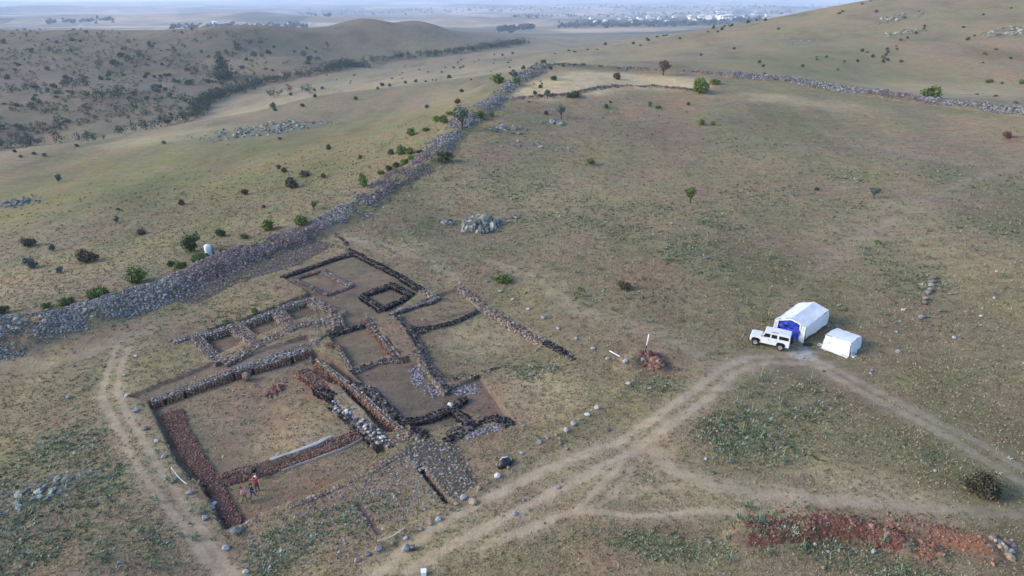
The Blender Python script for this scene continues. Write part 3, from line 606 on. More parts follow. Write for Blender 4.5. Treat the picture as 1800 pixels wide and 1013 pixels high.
def wall(label, px, width, top, bot, size, ptop, pface=None, name='stone_wall', cat='stone wall', ragged=.14, dens=1.0, slot_shade=(), lie=None, corecol=(.12, .095, .075)):
    top = top * .55 if top > 0 else top; ragged *= .7
    pface = pface or ptop; P = pxl(px, top if lie is None else lie); q, t, s = resample(P, size * .9 / dens); n = np.stack([-t[:, 1], t[:, 0]], 1); k = len(q)
    g0 = hb(q[:, 0], q[:, 1]); zt = g0 + top + ragged * fbm(s / 1.6 + q[0, 0] * 7, s * 0 + q[0, 1], 61, 3) * 1.6; zb = g0 + bot
    pos, sz, col = [], [], []
    m = max(1, int(round(width / size)))
    for j in range(m):
        o = ((j + .5) / m - .5) * width
        keep = rng.random(k) < .93
        p = q + n * o + rng.normal(0, size * .16, (k, 2)); p3 = np.c_[p, zt - size * .12 + rng.normal(0, size * .09, k)]
        pos.append(p3[keep]); sz.append((size * .5 * rng.uniform(.7, 1.3, (k, 3)) * [1.2, 1.0, .6])[keep]); col.append(pick(ptop, k)[keep])
    lay = max(1, int(round((top - bot) / (size * .75))))
    for sd in (-1, 1):
        for j in range(lay):
            f = (j + .5) / lay; z = zt - size * .35 - (zt - zb - size * .3) * f
            p = q + n * sd * (width / 2 + .03 * j) + rng.normal(0, size * .12, (k, 2)); c = pick(pface, k)
            for sl in slot_shade: c[np.abs(s / s[-1] - sl) < .006] = (.008, .007, .007)  # face stones blackened to stand for the shade inside upright beam sockets
            pos.append(np.c_[p, z + rng.normal(0, size * .08, k)]); sz.append(size * .5 * rng.uniform(.75, 1.2, (k, 3)) * [1.15, .9, .85]); col.append(c)
    me = mesh_np(name, *join(core(q, t, width * .92, zt - size * .25, zb - .3, corecol), place(RS1, np.concatenate(pos), np.concatenate(sz), np.concatenate(col))))
    return tag(obj(name, me, M_STONE), label, cat)
def inpoly(P, n):
    P = np.asarray(P); lo, hi = P.min(0), P.max(0); x = rng.uniform(lo[0], hi[0], n); y = rng.uniform(lo[1], hi[1], n); k = inside(x, y, P); return x[k], y[k]
def bed_patch(P, zf, col, skirt=0, cell=.3):
    """the sheet of earth that stones lie in: a small grid over a polygon, following zf"""
    P = np.asarray(P)[:, :2]; lo, hi = P.min(0) - cell, P.max(0) + cell; nx, ny = (np.ceil((hi - lo) / cell)).astype(int) + 1
    X, Y = np.meshgrid(lo[0] + np.arange(nx) * cell, lo[1] + np.arange(ny) * cell); X, Y = X.ravel(), Y.ravel(); ins = inside(X, Y, P)
    Z = zf(X, Y) - skirt * (~ins); I = np.arange(nx * ny).reshape(ny, nx); q = np.stack([I[:-1, :-1], I[:-1, 1:], I[1:, 1:], I[1:, :-1]], -1).reshape(-1, 4); n = ins[q].sum(1); q = q[(n > 0) if skirt else (n > 2)]
    used, inv = np.unique(q, return_inverse=True); q = inv.reshape(-1, 4); V = np.stack([X, Y, Z], 1)[used]
    return V, np.concatenate([q[:, [0, 1, 2]], q[:, [0, 2, 3]]]), np.tile(np.array(col, float), (len(V), 1))
def paving(label, px, size, pal, dens=1., lie=0., raise_=.0, bed=None, name='stone_pavement', cat='pavement', rows=None):
    P = pxl(px, lie); area = .5 * abs(sum(P[i][0] * P[(i + 1) % len(P)][1] - P[(i + 1) % len(P)][0] * P[i][1] for i in range(len(P)))); lo, hi = P[:, :2].min(0), P[:, :2].max(0)
    n = int(np.prod(hi - lo) / (size * size * .8) * dens); x, y = inpoly(P, n)
    z = hb(x, y) + lie if raise_ else hx(x, y)
    bedset = None if dens < .5 else bed_patch(P, (lambda a, c: hb(a, c) + lie - .02) if raise_ else (lambda a, c: hx(a, c) + .012), bed or (.085, .068, .054), .6 if raise_ else 0)
    k = len(x); sz = size * .55 * rng.uniform(.6, 1.25, (k, 3)) * [1.1, .95, .5]
    st = place(RS1, np.c_[x, y, z + size * .02 + .03 * rng.normal(size=k)], sz, pick(pal, k), .12)
    return tag(obj(name, mesh_np(name, *(join(bedset, st) if bedset else st)), M_STONE), label, cat, None, None if bedset else 'stuff')

wall('long orange red faced wall along the far side of the big lower room', [(268,703),(340,677),(412,652),(484,632),(541,613)], 1.15, .12, -1.15, .34, 'grey', 'orange', slot_shade=(.07, .13, .19, .5, .62, .8, .88))
wall('wide rough wall fronting the row of three small store rooms', [(393,636),(440,612),(480,592),(520,572),(545,566)], 1.6, .25, -.9, .42, 'mixed', 'mixed', ragged=.25)
wall('leftmost cross wall of the store room row, ending beside bare ground', [(344,592),(366,614),(388,634)], 1.35, .3, -.9, .34, 'mixed')
wall('cross wall between the first and the second store room from the left', [(410,571),(430,587),(452,604)], 1.35, .3, -.95, .34, 'mixed', 'tan')
wall('cross wall between the second and the third store room from the left', [(484,546),(502,560),(520,573)], 1.35, .3, -.95, .34, 'mixed', 'tan')
wall('cross wall closing the right end of the store room row', [(545,525),(566,536),(588,547),(596,573)], 1.35, .3, -.8, .36, 'mixed', 'tan')
wall('grey back wall of the store room row with bushes growing behind it', [(306,600),(344,589),(374,584),(408,573),(446,560),(486,545),(514,533),(546,524)], 1.1, .3, -.9, .34, 'grey', 'mixed')
wall('low broken stone steps inside the right hand store room', [(552,570),(568,566),(583,562)], 1.8, .15, -.6, .42, 'grey', 'mixed', name='rubble_steps', cat='stone steps')
wall('wall of big white and black boulders between the big lower room and the sunken passage', [(586,703),(600,712),(618,728),(636,743),(654,758),(672,776)], 1.25, .2, -1.0, .46, 'white', 'burnt', ragged=.3)
wall('short black burnt wall stub at the head of the white boulder wall', [(556,679),(572,686),(587,694)], .9, .2, -1.0, .4, 'black')
wall('red faced wall along the right side of the sunken passage', [(560,632),(584,652),(621,679),(658,714),(694,744),(716,762)], .75, .1, -1.35, .32, 'tan', 'orange')
wall('dark rubble wall running beside the red faced passage wall', [(620,672),(636,677),(652,684),(670,703),(694,730)], 1.0, .2, -.7, .40, 'burnt', 'burnt', ragged=.2)
wall('thin wall with a tan face on the left of the square middle room', [(590,604),(604,626),(618,650)], .55, .1, -.7, .28, 'tan', 'orange')
wall('low dark wall on the far side of the square middle room', [(560,598),(578,586),(606,578),(642,568)], .5, .1, -.65, .28, 'burnt', 'burnt')
wall('ruined red brown wall on the right of the square middle room', [(643,560),(656,574),(671,590),(684,608),(696,624)], .9, .2, -.65, .36, 'mixed', 'red', ragged=.25)
wall('dark stone wall closing the near side of the square middle room', [(616,652),(640,643),(660,634),(690,630),(708,631),(730,617)], .6, .08, -.6, .30, 'burnt', 'mixed', ragged=.2)
wall('pinkish heap of stones at the corner where the passage meets the square middle room', [(577,604),(586,609),(594,606)], .9, .3, -.4, .3, 'red', name='stone_heap', cat='stone heap')
wall('long diagonal wall of dark stones with a tan core left of the wide east room', [(698,554),(715,574),(727,592),(738,612),(745,636),(765,658),(787,686)], 1.0, .25, -.6, .40, 'burnt', 'tan', ragged=.22)
wall('low pale wall between the black square and the east rooms', [(684,552),(708,543),(732,535),(756,529),(772,521)], .6, .2, -.4, .3, 'grey', 'burnt')
wall('thin dark wall line crossing the wide east room', [(718,578),(740,574),(762,573),(790,566),(817,556),(839,544)], .4, .06, -.4, .26, 'black', 'burnt', ragged=.06)
wall('short dark curb of stones at the left end of the thin dark wall line', [(722,586),(736,582),(748,578)], .35, .04, -.35, .26, 'burnt', 'burnt', ragged=.05)
wall('long tan faced wall along the upper right edge of the wide east room', [(812,506),(832,521),(850,537),(868,548),(886,558),(915,578),(940,591),(958,600)], 1.1, .3, -.55, .38, 'mixed', 'tan', ragged=.2)
wall('black burnt wall end at the right tip of the excavation', [(962,601),(975,608),(988,615),(998,620)], 1.1, .25, -.3, .36, 'black')
wall('dark grey rubble at the very tip beyond the black wall end', [(998,622),(1008,632)], .9, .1, -.2, .34, 'burnt', name='stone_heap', cat='stone heap')
wall('broken line of dark stones closing the near side of the wide east room', [(788,669),(814,662),(841,657),(858,652),(873,646),(892,640),(912,633),(936,620),(962,606)], .5, .08, -.4, .3, 'burnt', 'burnt', ragged=.18, dens=.8)
wall('black wall along the upper side of the burnt corner cell', [(704,739),(728,736),(753,731),(773,724),(793,715),(806,705),(817,697)], .9, .2, -.75, .36, 'black')
wall('short black wall on the right of the burnt corner cell', [(797,716),(810,728),(824,741)], .9, .25, -.7, .36, 'black')
wall('thick curving black wall at the lower right corner of the ruins', [(786,775),(804,764),(820,755),(837,742),(856,735),(876,733),(890,738),(896,746)], 1.15, .3, -.7, .38, 'black', 'black', ragged=.2)
wall('narrow black wall inside the thick curving one, with pale stones', [(788,758),(806,751),(824,743)], .5, .15, -.6, .3, 'burnt', 'black')
wall('black wall stub on the lower left of the burnt corner cell', [(726,752),(740,759),(752,768)], 1.0, .2, -.75, .36, 'black')
wall('upper black wall running down the right of the north area to pale rubble', [(612,437),(635,449),(655,459),(674,468),(701,482),(716,492),(730,501),(742,508)], .9, .3, -.45, .38, 'black', 'black', ragged=.2)
wall('pale rubble end of the upper black wall', [(742,508),(756,516),(768,523)], 1.0, .35, -.3, .4, 'grey', 'mixed', ragged=.2)
wall('top left wall of the small black square', [(637,517),(662,508),(688,498)], .75, .25, -.55, .36, 'black')
wall('top right wall of the small black square', [(689,499),(706,507),(722,515)], .9, .25, -.55, .36, 'black')
wall('bottom right wall of the small black square', [(723,517),(698,529),(673,541)], .7, .25, -.55, .36, 'black')
wall('bottom left wall of the small black square', [(636,519),(654,530),(671,542)], .9, .25, -.55, .36, 'black')
wall('thin black line of stones bounding the north area beside the rampart', [(494,487),(520,478),(555,466),(574,459),(596,452),(618,446)], .5, .12, -.4, .3, 'black', 'black', ragged=.18)
wall('low pinkish footing, upper side of the faint square room', [(519,488),(542,481),(566,475),(574,474)], .5, .05, -.35, .28, 'red', ragged=.05)
wall('low pinkish footing, right side of the faint square room', [(568,475),(590,487),(616,499)], .7, .05, -.35, .3, 'mixed', ragged=.06)
wall('low pinkish footing, lower left side of the faint square room', [(519,489),(548,503),(577,516)], .55, .05, -.35, .28, 'purple', ragged=.06)
wall('low pinkish footing, lower right side of the faint square room', [(578,516),(600,508),(620,500)], .4, .04, -.35, .28, 'purple', ragged=.05)
wall('short dark wall corner at the top of the site near the rampart', [(555,408),(568,404),(582,401),(598,416),(612,432)], .7, .2, -.3, .34, 'burnt', 'purple', ragged=.15)
wall('upper course of the red cross wall inside the big lower room', [(384,838),(412,827),(446,818),(478,811),(520,797),(560,782),(600,768),(630,757)], .7, -.5, -.95, .28, 'red', 'red', lie=-.5, ragged=.06, name='cross_wall')
wall('lower course of the red cross wall edged with a pale rim', [(392,848),(430,838),(462,830),(492,820),(540,802),(590,782),(638,764)], .8, -.6, -.95, .3, 'red', 'red', lie=-.6, ragged=.06, name='cross_wall')
wall('irregular line of stones along the near edge of the big lower room', [(412,934),(434,922),(463,906),(482,898),(500,892),(520,886),(538,880),(570,866),(600,854),(628,838),(650,827),(669,818),(690,806),(709,797)], .7, .08, -.7, .34, 'mixed', 'red', ragged=.12)
wall('collapsed bank of red stones at the upper corner of the big lower room', [(530,648),(548,662),(566,674),(584,688)], 1.5, .0, -.9, .36, 'red', 'red', ragged=.2, name='stone_bank', cat='stone bank')
wall('stone threshold where the passage ends above the cobbled yard', [(676,782),(694,772),(712,766),(730,768),(746,770)], 1.2, .15, -.5, .4, 'mixed', 'mixed', ragged=.15)
paving('broad strip of red stones down the left side of the big lower room', [(281,728),(322,716),(332,750),(361,803),(388,844),(426,908),(424,930),(406,936),(352,842),(320,808)], .17, 'redfloor', 1.3, -.58, 1, (.10, .055, .045))
paving('tall lilac cobble patch left of the diagonal dark wall', [(718,652),(744,638),(745,668),(738,684),(727,682)], .30, 'lilac', 1.7, -.5, .0)
paving('ragged lilac cobble patch at the foot of the diagonal dark wall', [(748,664),(782,690),(760,694),(745,686)], .30, 'lilac', 1.1)
paving('lilac cobble patch below the wide east room', [(790,676),(836,669),(843,687),(800,691)], .30, 'lilac', 1.7)
paving('lilac cobble patch below the thick curving black wall', [(830,756),(876,744),(884,755),(806,778)], .28, 'lilac', 1.6)
paving('grey flagstone lane between the store rooms and the big lower room', [(410,645),(470,622),(535,600),(560,596),(560,606),(480,632),(415,652)], .36, 'grey', 1.2)
paving('grey cobbled yard below the passage, split by a dark slit trench', [(700,792),(745,772),(800,775),(842,850),(800,880),(786,884),(740,824)], .30, 'cobble', .8)
paving('sparse cobbles overgrown with weeds left of the slit trench', [(640,840),(700,800),(736,824),(782,886),(700,925),(668,938),(634,880)], .28, 'cobble', .42, name='loose_cobbles', cat='cobbles')
paving('overgrown cobbles along the near edge of the site', [(430,945),(520,900),(620,850),(660,935),(610,985),(540,1005),(430,1010)], .28, 'cobble', .24, name='loose_cobbles', cat='cobbles')
wall('flat grey capstones at the head of the dark slit trench', [(724,800),(733,812),(741,823)], .9, .08, -.2, .42, 'grey', name='capstone_row', cat='capstones')

paving('brown violet rubble spread between the rampart and the north area of the site', [(280,528),(330,492),(420,458),(540,418),(590,430),(520,468),(430,492),(345,536)], .30, 'purple', .62, name='rubble_spread', cat='rubble')
def heap(label, P, w, n, size, pal, name='stone_heap', cat='stone heap', k=1.):
    q, t, s = resample(P, .2); i = rng.integers(0, len(q), n); nn = np.stack([-t[:, 1], t[:, 0]], 1); o = rng.normal(0, w * .5, n)
    p = q[i] + nn[i] * o[:, None] + rng.normal(0, .3, (n, 2)); z = hx(p[:, 0], p[:, 1])
    sz = size * .55 * rng.lognormal(0, .35, (n, 1)) * rng.uniform(.7, 1.2, (n, 3)) * [1, 1, .8]
    e0 = np.concatenate([q + nn * w * .75, (q - nn * w * .75)[::-1]]); soil = bed_patch(e0, lambda a, c: hx(a, c) + .02 + .06 * fbm(a, c, 8, 2), np.array(PAL[pal][0]) * .8, 0, .2)
    return tag(obj(name, mesh_np(name, *join(soil, place(RS1, np.c_[p, z + sz[:, 2] * .3], sz, pick(pal, n)))), M_STONE), label, cat)
heap('heap of red stones on the floor of the big lower room', SPOIL[5][0], .9, 120, .3, 'red')
heap('heap of red stones on the small grassy mound right of the site', SPOIL[4][0], 1.1, 170, .32, 'red')
heap('left long heap of red spoil and stones at the lower right', SPOIL[0][0], 1.9, 520, .17, 'red', 'spoil_heap', 'spoil heap')
heap('short middle heap of red spoil at the lower right', SPOIL[1][0], 1.4, 230, .17, 'red', 'spoil_heap', 'spoil heap')
heap('right long heap of orange red spoil at the lower right', SPOIL[2][0], 1.3, 330, .17, 'orange', 'spoil_heap', 'spoil heap')
heap('small heap of loose red stones below the right spoil heap', SPOIL[3][0], 1.1, 160, .2, 'orange', 'spoil_heap', 'spoil heap')
heap('pale pink stones beyond the right end of the spoil heaps', pxl([(1745,955),(1770,968)]), .9, 45, .4, 'tan')

def rampart(label, key, n, size, pal, pal2=None, zone=None, spread=1.0, name='rubble_rampart', cat='rubble wall', lean=0., thr=-.1):
    P, w, hh = RAMP[key]; q, t, s = resample(P, .4); nn = np.stack([-t[:, 1], t[:, 0]], 1)
    i = rng.integers(0, len(q), n); o = rng.uniform(-1, 1, n) * w * spread; o = o * (.82 + .5 * fbm(s[i] / 7 + np.sign(o) * 40, s[i] * 0, 71, 3)); p = q[i] + nn[i] * o[:, None] + rng.normal(0, .3, (n, 2))
    patch = fbm(p[:, 0] / 4, p[:, 1] / 4, 77, 4); f = o / w; kp = patch * 1.1 + lean * f + .35 * (1 - np.abs(f)) > thr + .10 * rng.normal(size=n); p = p[kp]; i = i[kp]
    m = len(p); c = pick(pal, m)
    if pal2: 
        f = s[i] / s[-1]; z = sstep(zone[0], zone[0] + .08, f) * sstep(zone[1], zone[1] - .08, f) > rng.random(m) * .9 + .05; c[z] = pick(pal2, int(z.sum()))
    sz = size * .55 * rng.lognormal(0, .34, (m, 1)) * rng.uniform(.7, 1.25, (m, 3)) * [1, 1, .8]
    tpl = RS1
    return tag(obj(name, mesh_np(name, *place(tpl, np.c_[p, hx(p[:, 0], p[:, 1]) + sz[:, 2] * .25], sz, c)), M_STONE), label, cat)
rampart('broad grey rubble rampart along the left of the site, turning purple red in its middle', 'west', 24000, .27, 'rampart', 'purple', (.42, .95), lean=-.22, thr=.0)
rampart('grey violet rubble rampart climbing from the top of the site to the hilltop', 'middle', 22000, .31, 'rampart', 'purple', (.0, .3), lean=-.45, thr=.16)
rampart('low far stretch of rubble wall along the back of the pale hilltop', 'north', 2600, .42, 'rampart', thr=.15)
rampart('long dry rubble wall falling to the right from the hilltop', 'east', 15000, .40, 'rampart', 'purple', (.5, .7), thr=-.4)
rampart('thin curved line of dark stones on the front edge of the pale hilltop', 'crest', 1300, .34, 'purple', thr=-.45)
# ------------------------------------------------------------------ rocks
def boulder(name, label, p, d, pal, group=None, cat='boulder', sink=.3, mat=None):
    T, F = RS2; V = T[rng.integers(0, 10)] * (np.array(d) / 2); a = rng.uniform(0, 6.28); c, s_ = math.cos(a), math.sin(a)
    V = np.c_[V[:, 0] * c - V[:, 1] * s_, V[:, 0] * s_ + V[:, 1] * c, V[:, 2]]
    me = mesh_np(name, V, F, np.tile(pick(pal, 1), (len(V), 1))); o = obj(name, me, mat or M_STONE, loc=(p[0], p[1], hz1(p[0], p[1]) + d[2] / 2 * (1 - sink)))
    return tag(o, label, cat, group)
def row(pts, label, group, pal, s0, s1, cat='boulder'):
    for u, v in pts:
        p = at1(u, v); k = rng.uniform(s0, s1); boulder('boulder', label, p, (k * 1.15, k * .95, k * .75), pal, group, cat)
row([(239,627),(219,661),(223,697),(239,723),(256,755),(275,777),(289,804),(307,844),(333,868),(361,912),(397,966),(432,1007)], 'pale boulder in the spaced row beside the rutted track at the left', 'pale boulders along the left edge of the site', 'pale', .42, .68)
row([(628,987),(665,969),(714,948),(770,915),(815,879),(874,841),(917,798),(948,780),(995,760),(1008,749),(1032,733),(1049,721),(1104,678),(1099,646),(1068,632)], 'pale boulder in the spaced row on the low bank at the near edge', 'pale boulders along the near edge of the site', 'pale', .4, .65)
row([(808,499),(855,496),(879,514),(901,528),(928,545),(955,560),(981,579),(1012,597),(1042,614),(838,482)], 'pale boulder in the loose line outside the upper right wall of the site', 'pale boulders along the upper right edge of the site', 'pale', .4, .65)
row([(646,978),(690,958),(740,932),(756,922),(790,898),(802,889),(842,862),(858,852),(893,826),(930,790),(962,772),(978,768),(1020,741)], 'small brown stone on the low bank between the pale boulders at the near edge', 'small stones on the low bank', 'tan', .3, .5, 'stone')
row([(1640,490),(1638,497),(1636,503),(1633,511),(1630,517),(1627,527),(1626,534)], 'grey boulder in the short straight line on the right slope', 'grey boulders in a short straight line', 'grey', .55, .85)
boulder('boulder', 'angular pinkish boulder lying on the grass between the low bank and the track', at1(831,885), (.9, .7, .55), 'tan')
boulder('boulder', 'single pale boulder below the short straight line of grey boulders', at1(1620,560), (.8, .7, .6), 'pale')
row([(1747,525),(1724,557),(1724,573),(1752,478),(1670,518),(1579,620),(1530,658),(1533,652),(1652,547),(1677,595),(1755,577),(1800,640),(1575,585),(1555,575)], 'small pale stone scattered on the right slope beyond the tents', 'loose stones on the right slope', 'pale', .3, .6, 'stone')
row([(920,880),(905,905),(1068,757),(996,790),(985,780),(1240,808),(1255,806),(980,858),(1180,400),(1240,455),(1170,465),(1010,480),(1130,640),(1190,650),(300,600),(130,645),(120,700),(200,580)], 'small pale stone lying alone in the grass', 'loose stones in the grass', 'grey', .3, .65, 'stone')
boulder('boulder', 'big end stone at the bottom corner of the red stone pavement', at1(416,937), (1.2, .8, .7), 'grey')
boulder('boulder', 'pale round stone on the end of the black burnt cell wall', at1(792,709,.4), (.7, .6, .9), 'white', sink=-.3)
boulder('boulder', 'dark standing block built against the face of the long orange red wall', at1(434,667,-.6), (1.2, .9, 1.3), 'purple', sink=.1)
row([(366,868+5),(357,861),(372,882),(374,876)], 'white stone in the small pile on the outer edge of the red stone pavement', 'white stones beside the red pavement', 'white', .4, .6, 'stone')

def outcrop(label, u, v, n, spread, s0, s1, pal='lichen', flat=.8, ang=0, pix=None):
    c = at1(u, v); k = n; a = np.clip(rng.normal(0, 1, (k, 2)), -1.7, 1.7) * spread
    if ang: 
        ca, sa = math.cos(ang), math.sin(ang); a = np.c_[a[:, 0] * ca - a[:, 1] * sa, a[:, 0] * sa + a[:, 1] * ca]
    x, y = c.x + a[:, 0], c.y + a[:, 1]; f = np.exp(-(a ** 2).sum(1) / (2 * (np.max(spread) ** 2))); sz = (s0 + (s1 - s0) * f * rng.random(k))[:, None] * rng.uniform(.7, 1.2, (k, 3)) * [1, 1, flat]
    th = np.linspace(0, 6.28, 20, False); el_ = np.c_[np.cos(th), np.sin(th)] * np.asarray(spread) * 2.0
    if ang: el_ = np.c_[el_[:, 0] * ca - el_[:, 1] * sa, el_[:, 0] * sa + el_[:, 1] * ca]
    bed = bed_patch(el_ + [c.x, c.y], lambda a_, b_: hx(a_, b_) + .02 - .10 * (fbm(a_ / 2, b_ / 2, 3, 3) > .1), (.16, .145, .10), 0, max(.4, max(spread) / 9))
    return tag(obj('rock_outcrop', mesh_np('rock_outcrop', *join(bed, place(RSJ, np.c_[x, y, hx(x, y) + sz[:, 2] * .15], sz * .6, pick(pal, k)))), M_ROCK), label, 'rock outcrop')
PAL['lichen'] = [(.215, .225, .185), (.265, .28, .22), (.16, .165, .15), (.32, .33, .25), (.19, .18, .17), (.12, .125, .118)]
outcrop('big craggy lichened rock outcrop on the slope above the site', 846, 400, 110, np.array([1.8, 2.2]), .4, 2.1, flat=1.6)
outcrop('small craggy rock just left of the big outcrop above the site', 787, 392, 11, np.array([1.2, .8]), .5, 1.5)
outcrop('low rocks with weeds just right of the big outcrop', 892, 388, 16, np.array([1.6, 1.2]), .4, 1.2)
outcrop('grey rock cluster below the hilltop, right of the climbing rampart', 893, 228, 18, np.array([2.6, 1.6]), .7, 1.9)
outcrop('grey rocks beside the silver tree below the hilltop', 975, 217, 14, np.array([2.6, 1.2]), .6, 1.7)
outcrop('flat rocks in the grass midway below the hilltop', 930, 256, 14, np.array([5.5, 1.4]), .4, 1.1)
outcrop('long pale rock band on the left slope', 470, 228, 150, np.array([8, 13]), .6, 2.2, ang=-.75)
outcrop('pale rock band at the left edge of the picture', 22, 357, 40, np.array([4.5, 3]), .5, 1.5)
outcrop('flat pale rocks with weeds in the lower left grass', 70, 862, 45, np.array([2.6, 1.1]), .25, .8, flat=.5, ang=.4)
outcrop('rock cluster high on the right hillside', 1580, 32, 26, np.array([9, 6]), 1, 3.5)
outcrop('small rock cluster on the right hillside beside a shrub', 1588, 58, 16, np.array([5, 4]), 1, 3)
outcrop('grey rocks at the far right of the right hillside', 1775, 58, 34, np.array([6, 7]), 1, 3)
outcrop('pale patch of stones in the middle of the right hillside', 1405, 75, 40, np.array([5, 9]), .5, 1.2)

# ------------------------------------------------------------------ bushes and trees
def leaf_cloud(n, blobs, leaf, cols, g, droop=0):
    """n small leaf sprays spread through a lumpy volume; blobs: (centre, radii)"""
    w = np.array([b[1][0] * b[1][1] for b in blobs]); w = w / w.sum(); k = g.choice(len(blobs), n, p=w)
    C_ = np.array([b[0] for b in blobs])[k]; R_ = np.array([b[1] for b in blobs])[k]
    d = g.normal(size=(n, 3)); d /= np.linalg.norm(d, axis=1, keepdims=True); r = g.random((n, 1)) ** .5 * (1 + .2 * g.normal(size=(n, 1)))
    p = C_ + d * r * R_; p = p[p[:, 2] > .02]; k = k[:len(p)]; n = len(p)
    a = g.normal(size=(n, 3)); a /= np.linalg.norm(a, axis=1, keepdims=True); b = np.cross(a, g.normal(size=(n, 3))); b /= np.linalg.norm(b, axis=1, keepdims=True) + 1e-9
    s = leaf * g.uniform(.6, 1.4, (n, 1)); V = np.stack([p - a * s * .6, p + b * s * .42, p + a * s * .75, p - b * s * .38], 1).reshape(-1, 3)
    F = np.arange(n * 4).reshape(n, 4); cl = np.array(cols); base = cl[g.integers(0, len(cl), len(blobs))][k]; c = base * g.uniform(.65, 1.4, (n, 1))
    return V, F, np.repeat(c, 4, 0)
BCOL = {'g': [(.115, .165, .038), (.135, .185, .046), (.095, .140, .040), (.16, .20, .060)], 'd': [(.075, .095, .038), (.092, .110, .048), (.064, .078, .038), (.11, .125, .058)], 'b': [(.115, .088, .058), (.14, .108, .070), (.095, .080, .052), (.12, .108, .062)],
 's': [(.135, .155, .135), (.165, .185, .155), (.11, .125, .115), (.13, .15, .12)], 'o': [(.072, .062, .036), (.088, .075, .044), (.060, .054, .034), (.080, .078, .042)], 'r': [(.15, .075, .060), (.125, .072, .052), (.17, .10, .078)]}
def bush_kind(col, tall, n, seed, leaf=.072, trunk=0.):
    """foliage and stem meshes of a bush one metre wide"""
    g = np.random.default_rng(seed); nb = 9; blobs = []
    for i in range(nb):
        a = g.uniform(0, 6.28); rr = g.uniform(.05, .30); z = g.uniform(.16, max(.2, tall - .2)); fr = g.uniform(.14, .25) * (1.15 - .5 * z / tall)
        blobs.append(((math.cos(a) * rr, math.sin(a) * rr, z + trunk), (fr, fr, fr * g.uniform(.7, 1.0))))
    blobs.append(((0, 0, tall * .45 + trunk), (.30, .30, tall * .40)))
    f = mesh_np('foliage', *leaf_cloud(n, blobs, leaf, BCOL[col], g))
    mb = MB()
    for i in range(5 if not trunk else 1):
        a = g.uniform(0, 6.28); e = (math.cos(a) * .22, math.sin(a) * .22, tall * .6 + trunk); mb.tube([(0, 0, -.1), (e[0] * .3, e[1] * .3, (tall * .3 + trunk) * .8), e], [.035 if not trunk else .06, .022 if not trunk else .045, .008])
    if trunk:
        for i in range(5):
            a = i * 1.26; mb.tube([(0, 0, trunk * .7), (math.cos(a) * .14, math.sin(a) * .14, trunk + .12), (math.cos(a) * .3, math.sin(a) * .3, trunk + tall * .55)], [.035, .022, .006])
    return f, mb.mesh('stem')
KINDS = {}
for col in 'gdbsr':
    for i in range(3): KINDS[col, 'r', i] = bush_kind(col, .72, 1500, hash((ord(col), i)) % 9999)
    for i in range(2): KINDS[col, 't', i] = bush_kind(col, 1.05, 1300, ord(col) * 7 + i, trunk=.0)
    KINDS[col, 'w', 0] = bush_kind(col, .42, 1200, ord(col) + 5)
    KINDS[col, 'k', 0] = bush_kind(col, .62, 1000, ord(col) + 9, trunk=.38)
KINDS['b', 'big', 0] = bush_kind('o', .72, 5200, 77, .05)
for f, st in KINDS.values(): f.materials.append(M_LEAF); st.materials.append(M_BARK)
def bush(u, v, wpx, col, form='r', label=None, group=None, cat='bush', name='bush'):
    p = at1(u, v); w = 1.15 * wpx * pxm(u, v); i = int(rng.integers(0, {'r': 3, 't': 2}.get(form, 1))); f, st = KINDS[col, form, i]
    e = empty(name, (p.x, p.y, hz1(p.x, p.y) - .03 * w), rng.uniform(0, 6.28)); e.scale = (w, w, w * rng.uniform(.88, 1.1))
    tag(e, label, cat, group); obj('foliage', f, None, e); obj('stem', st, None, e); return e
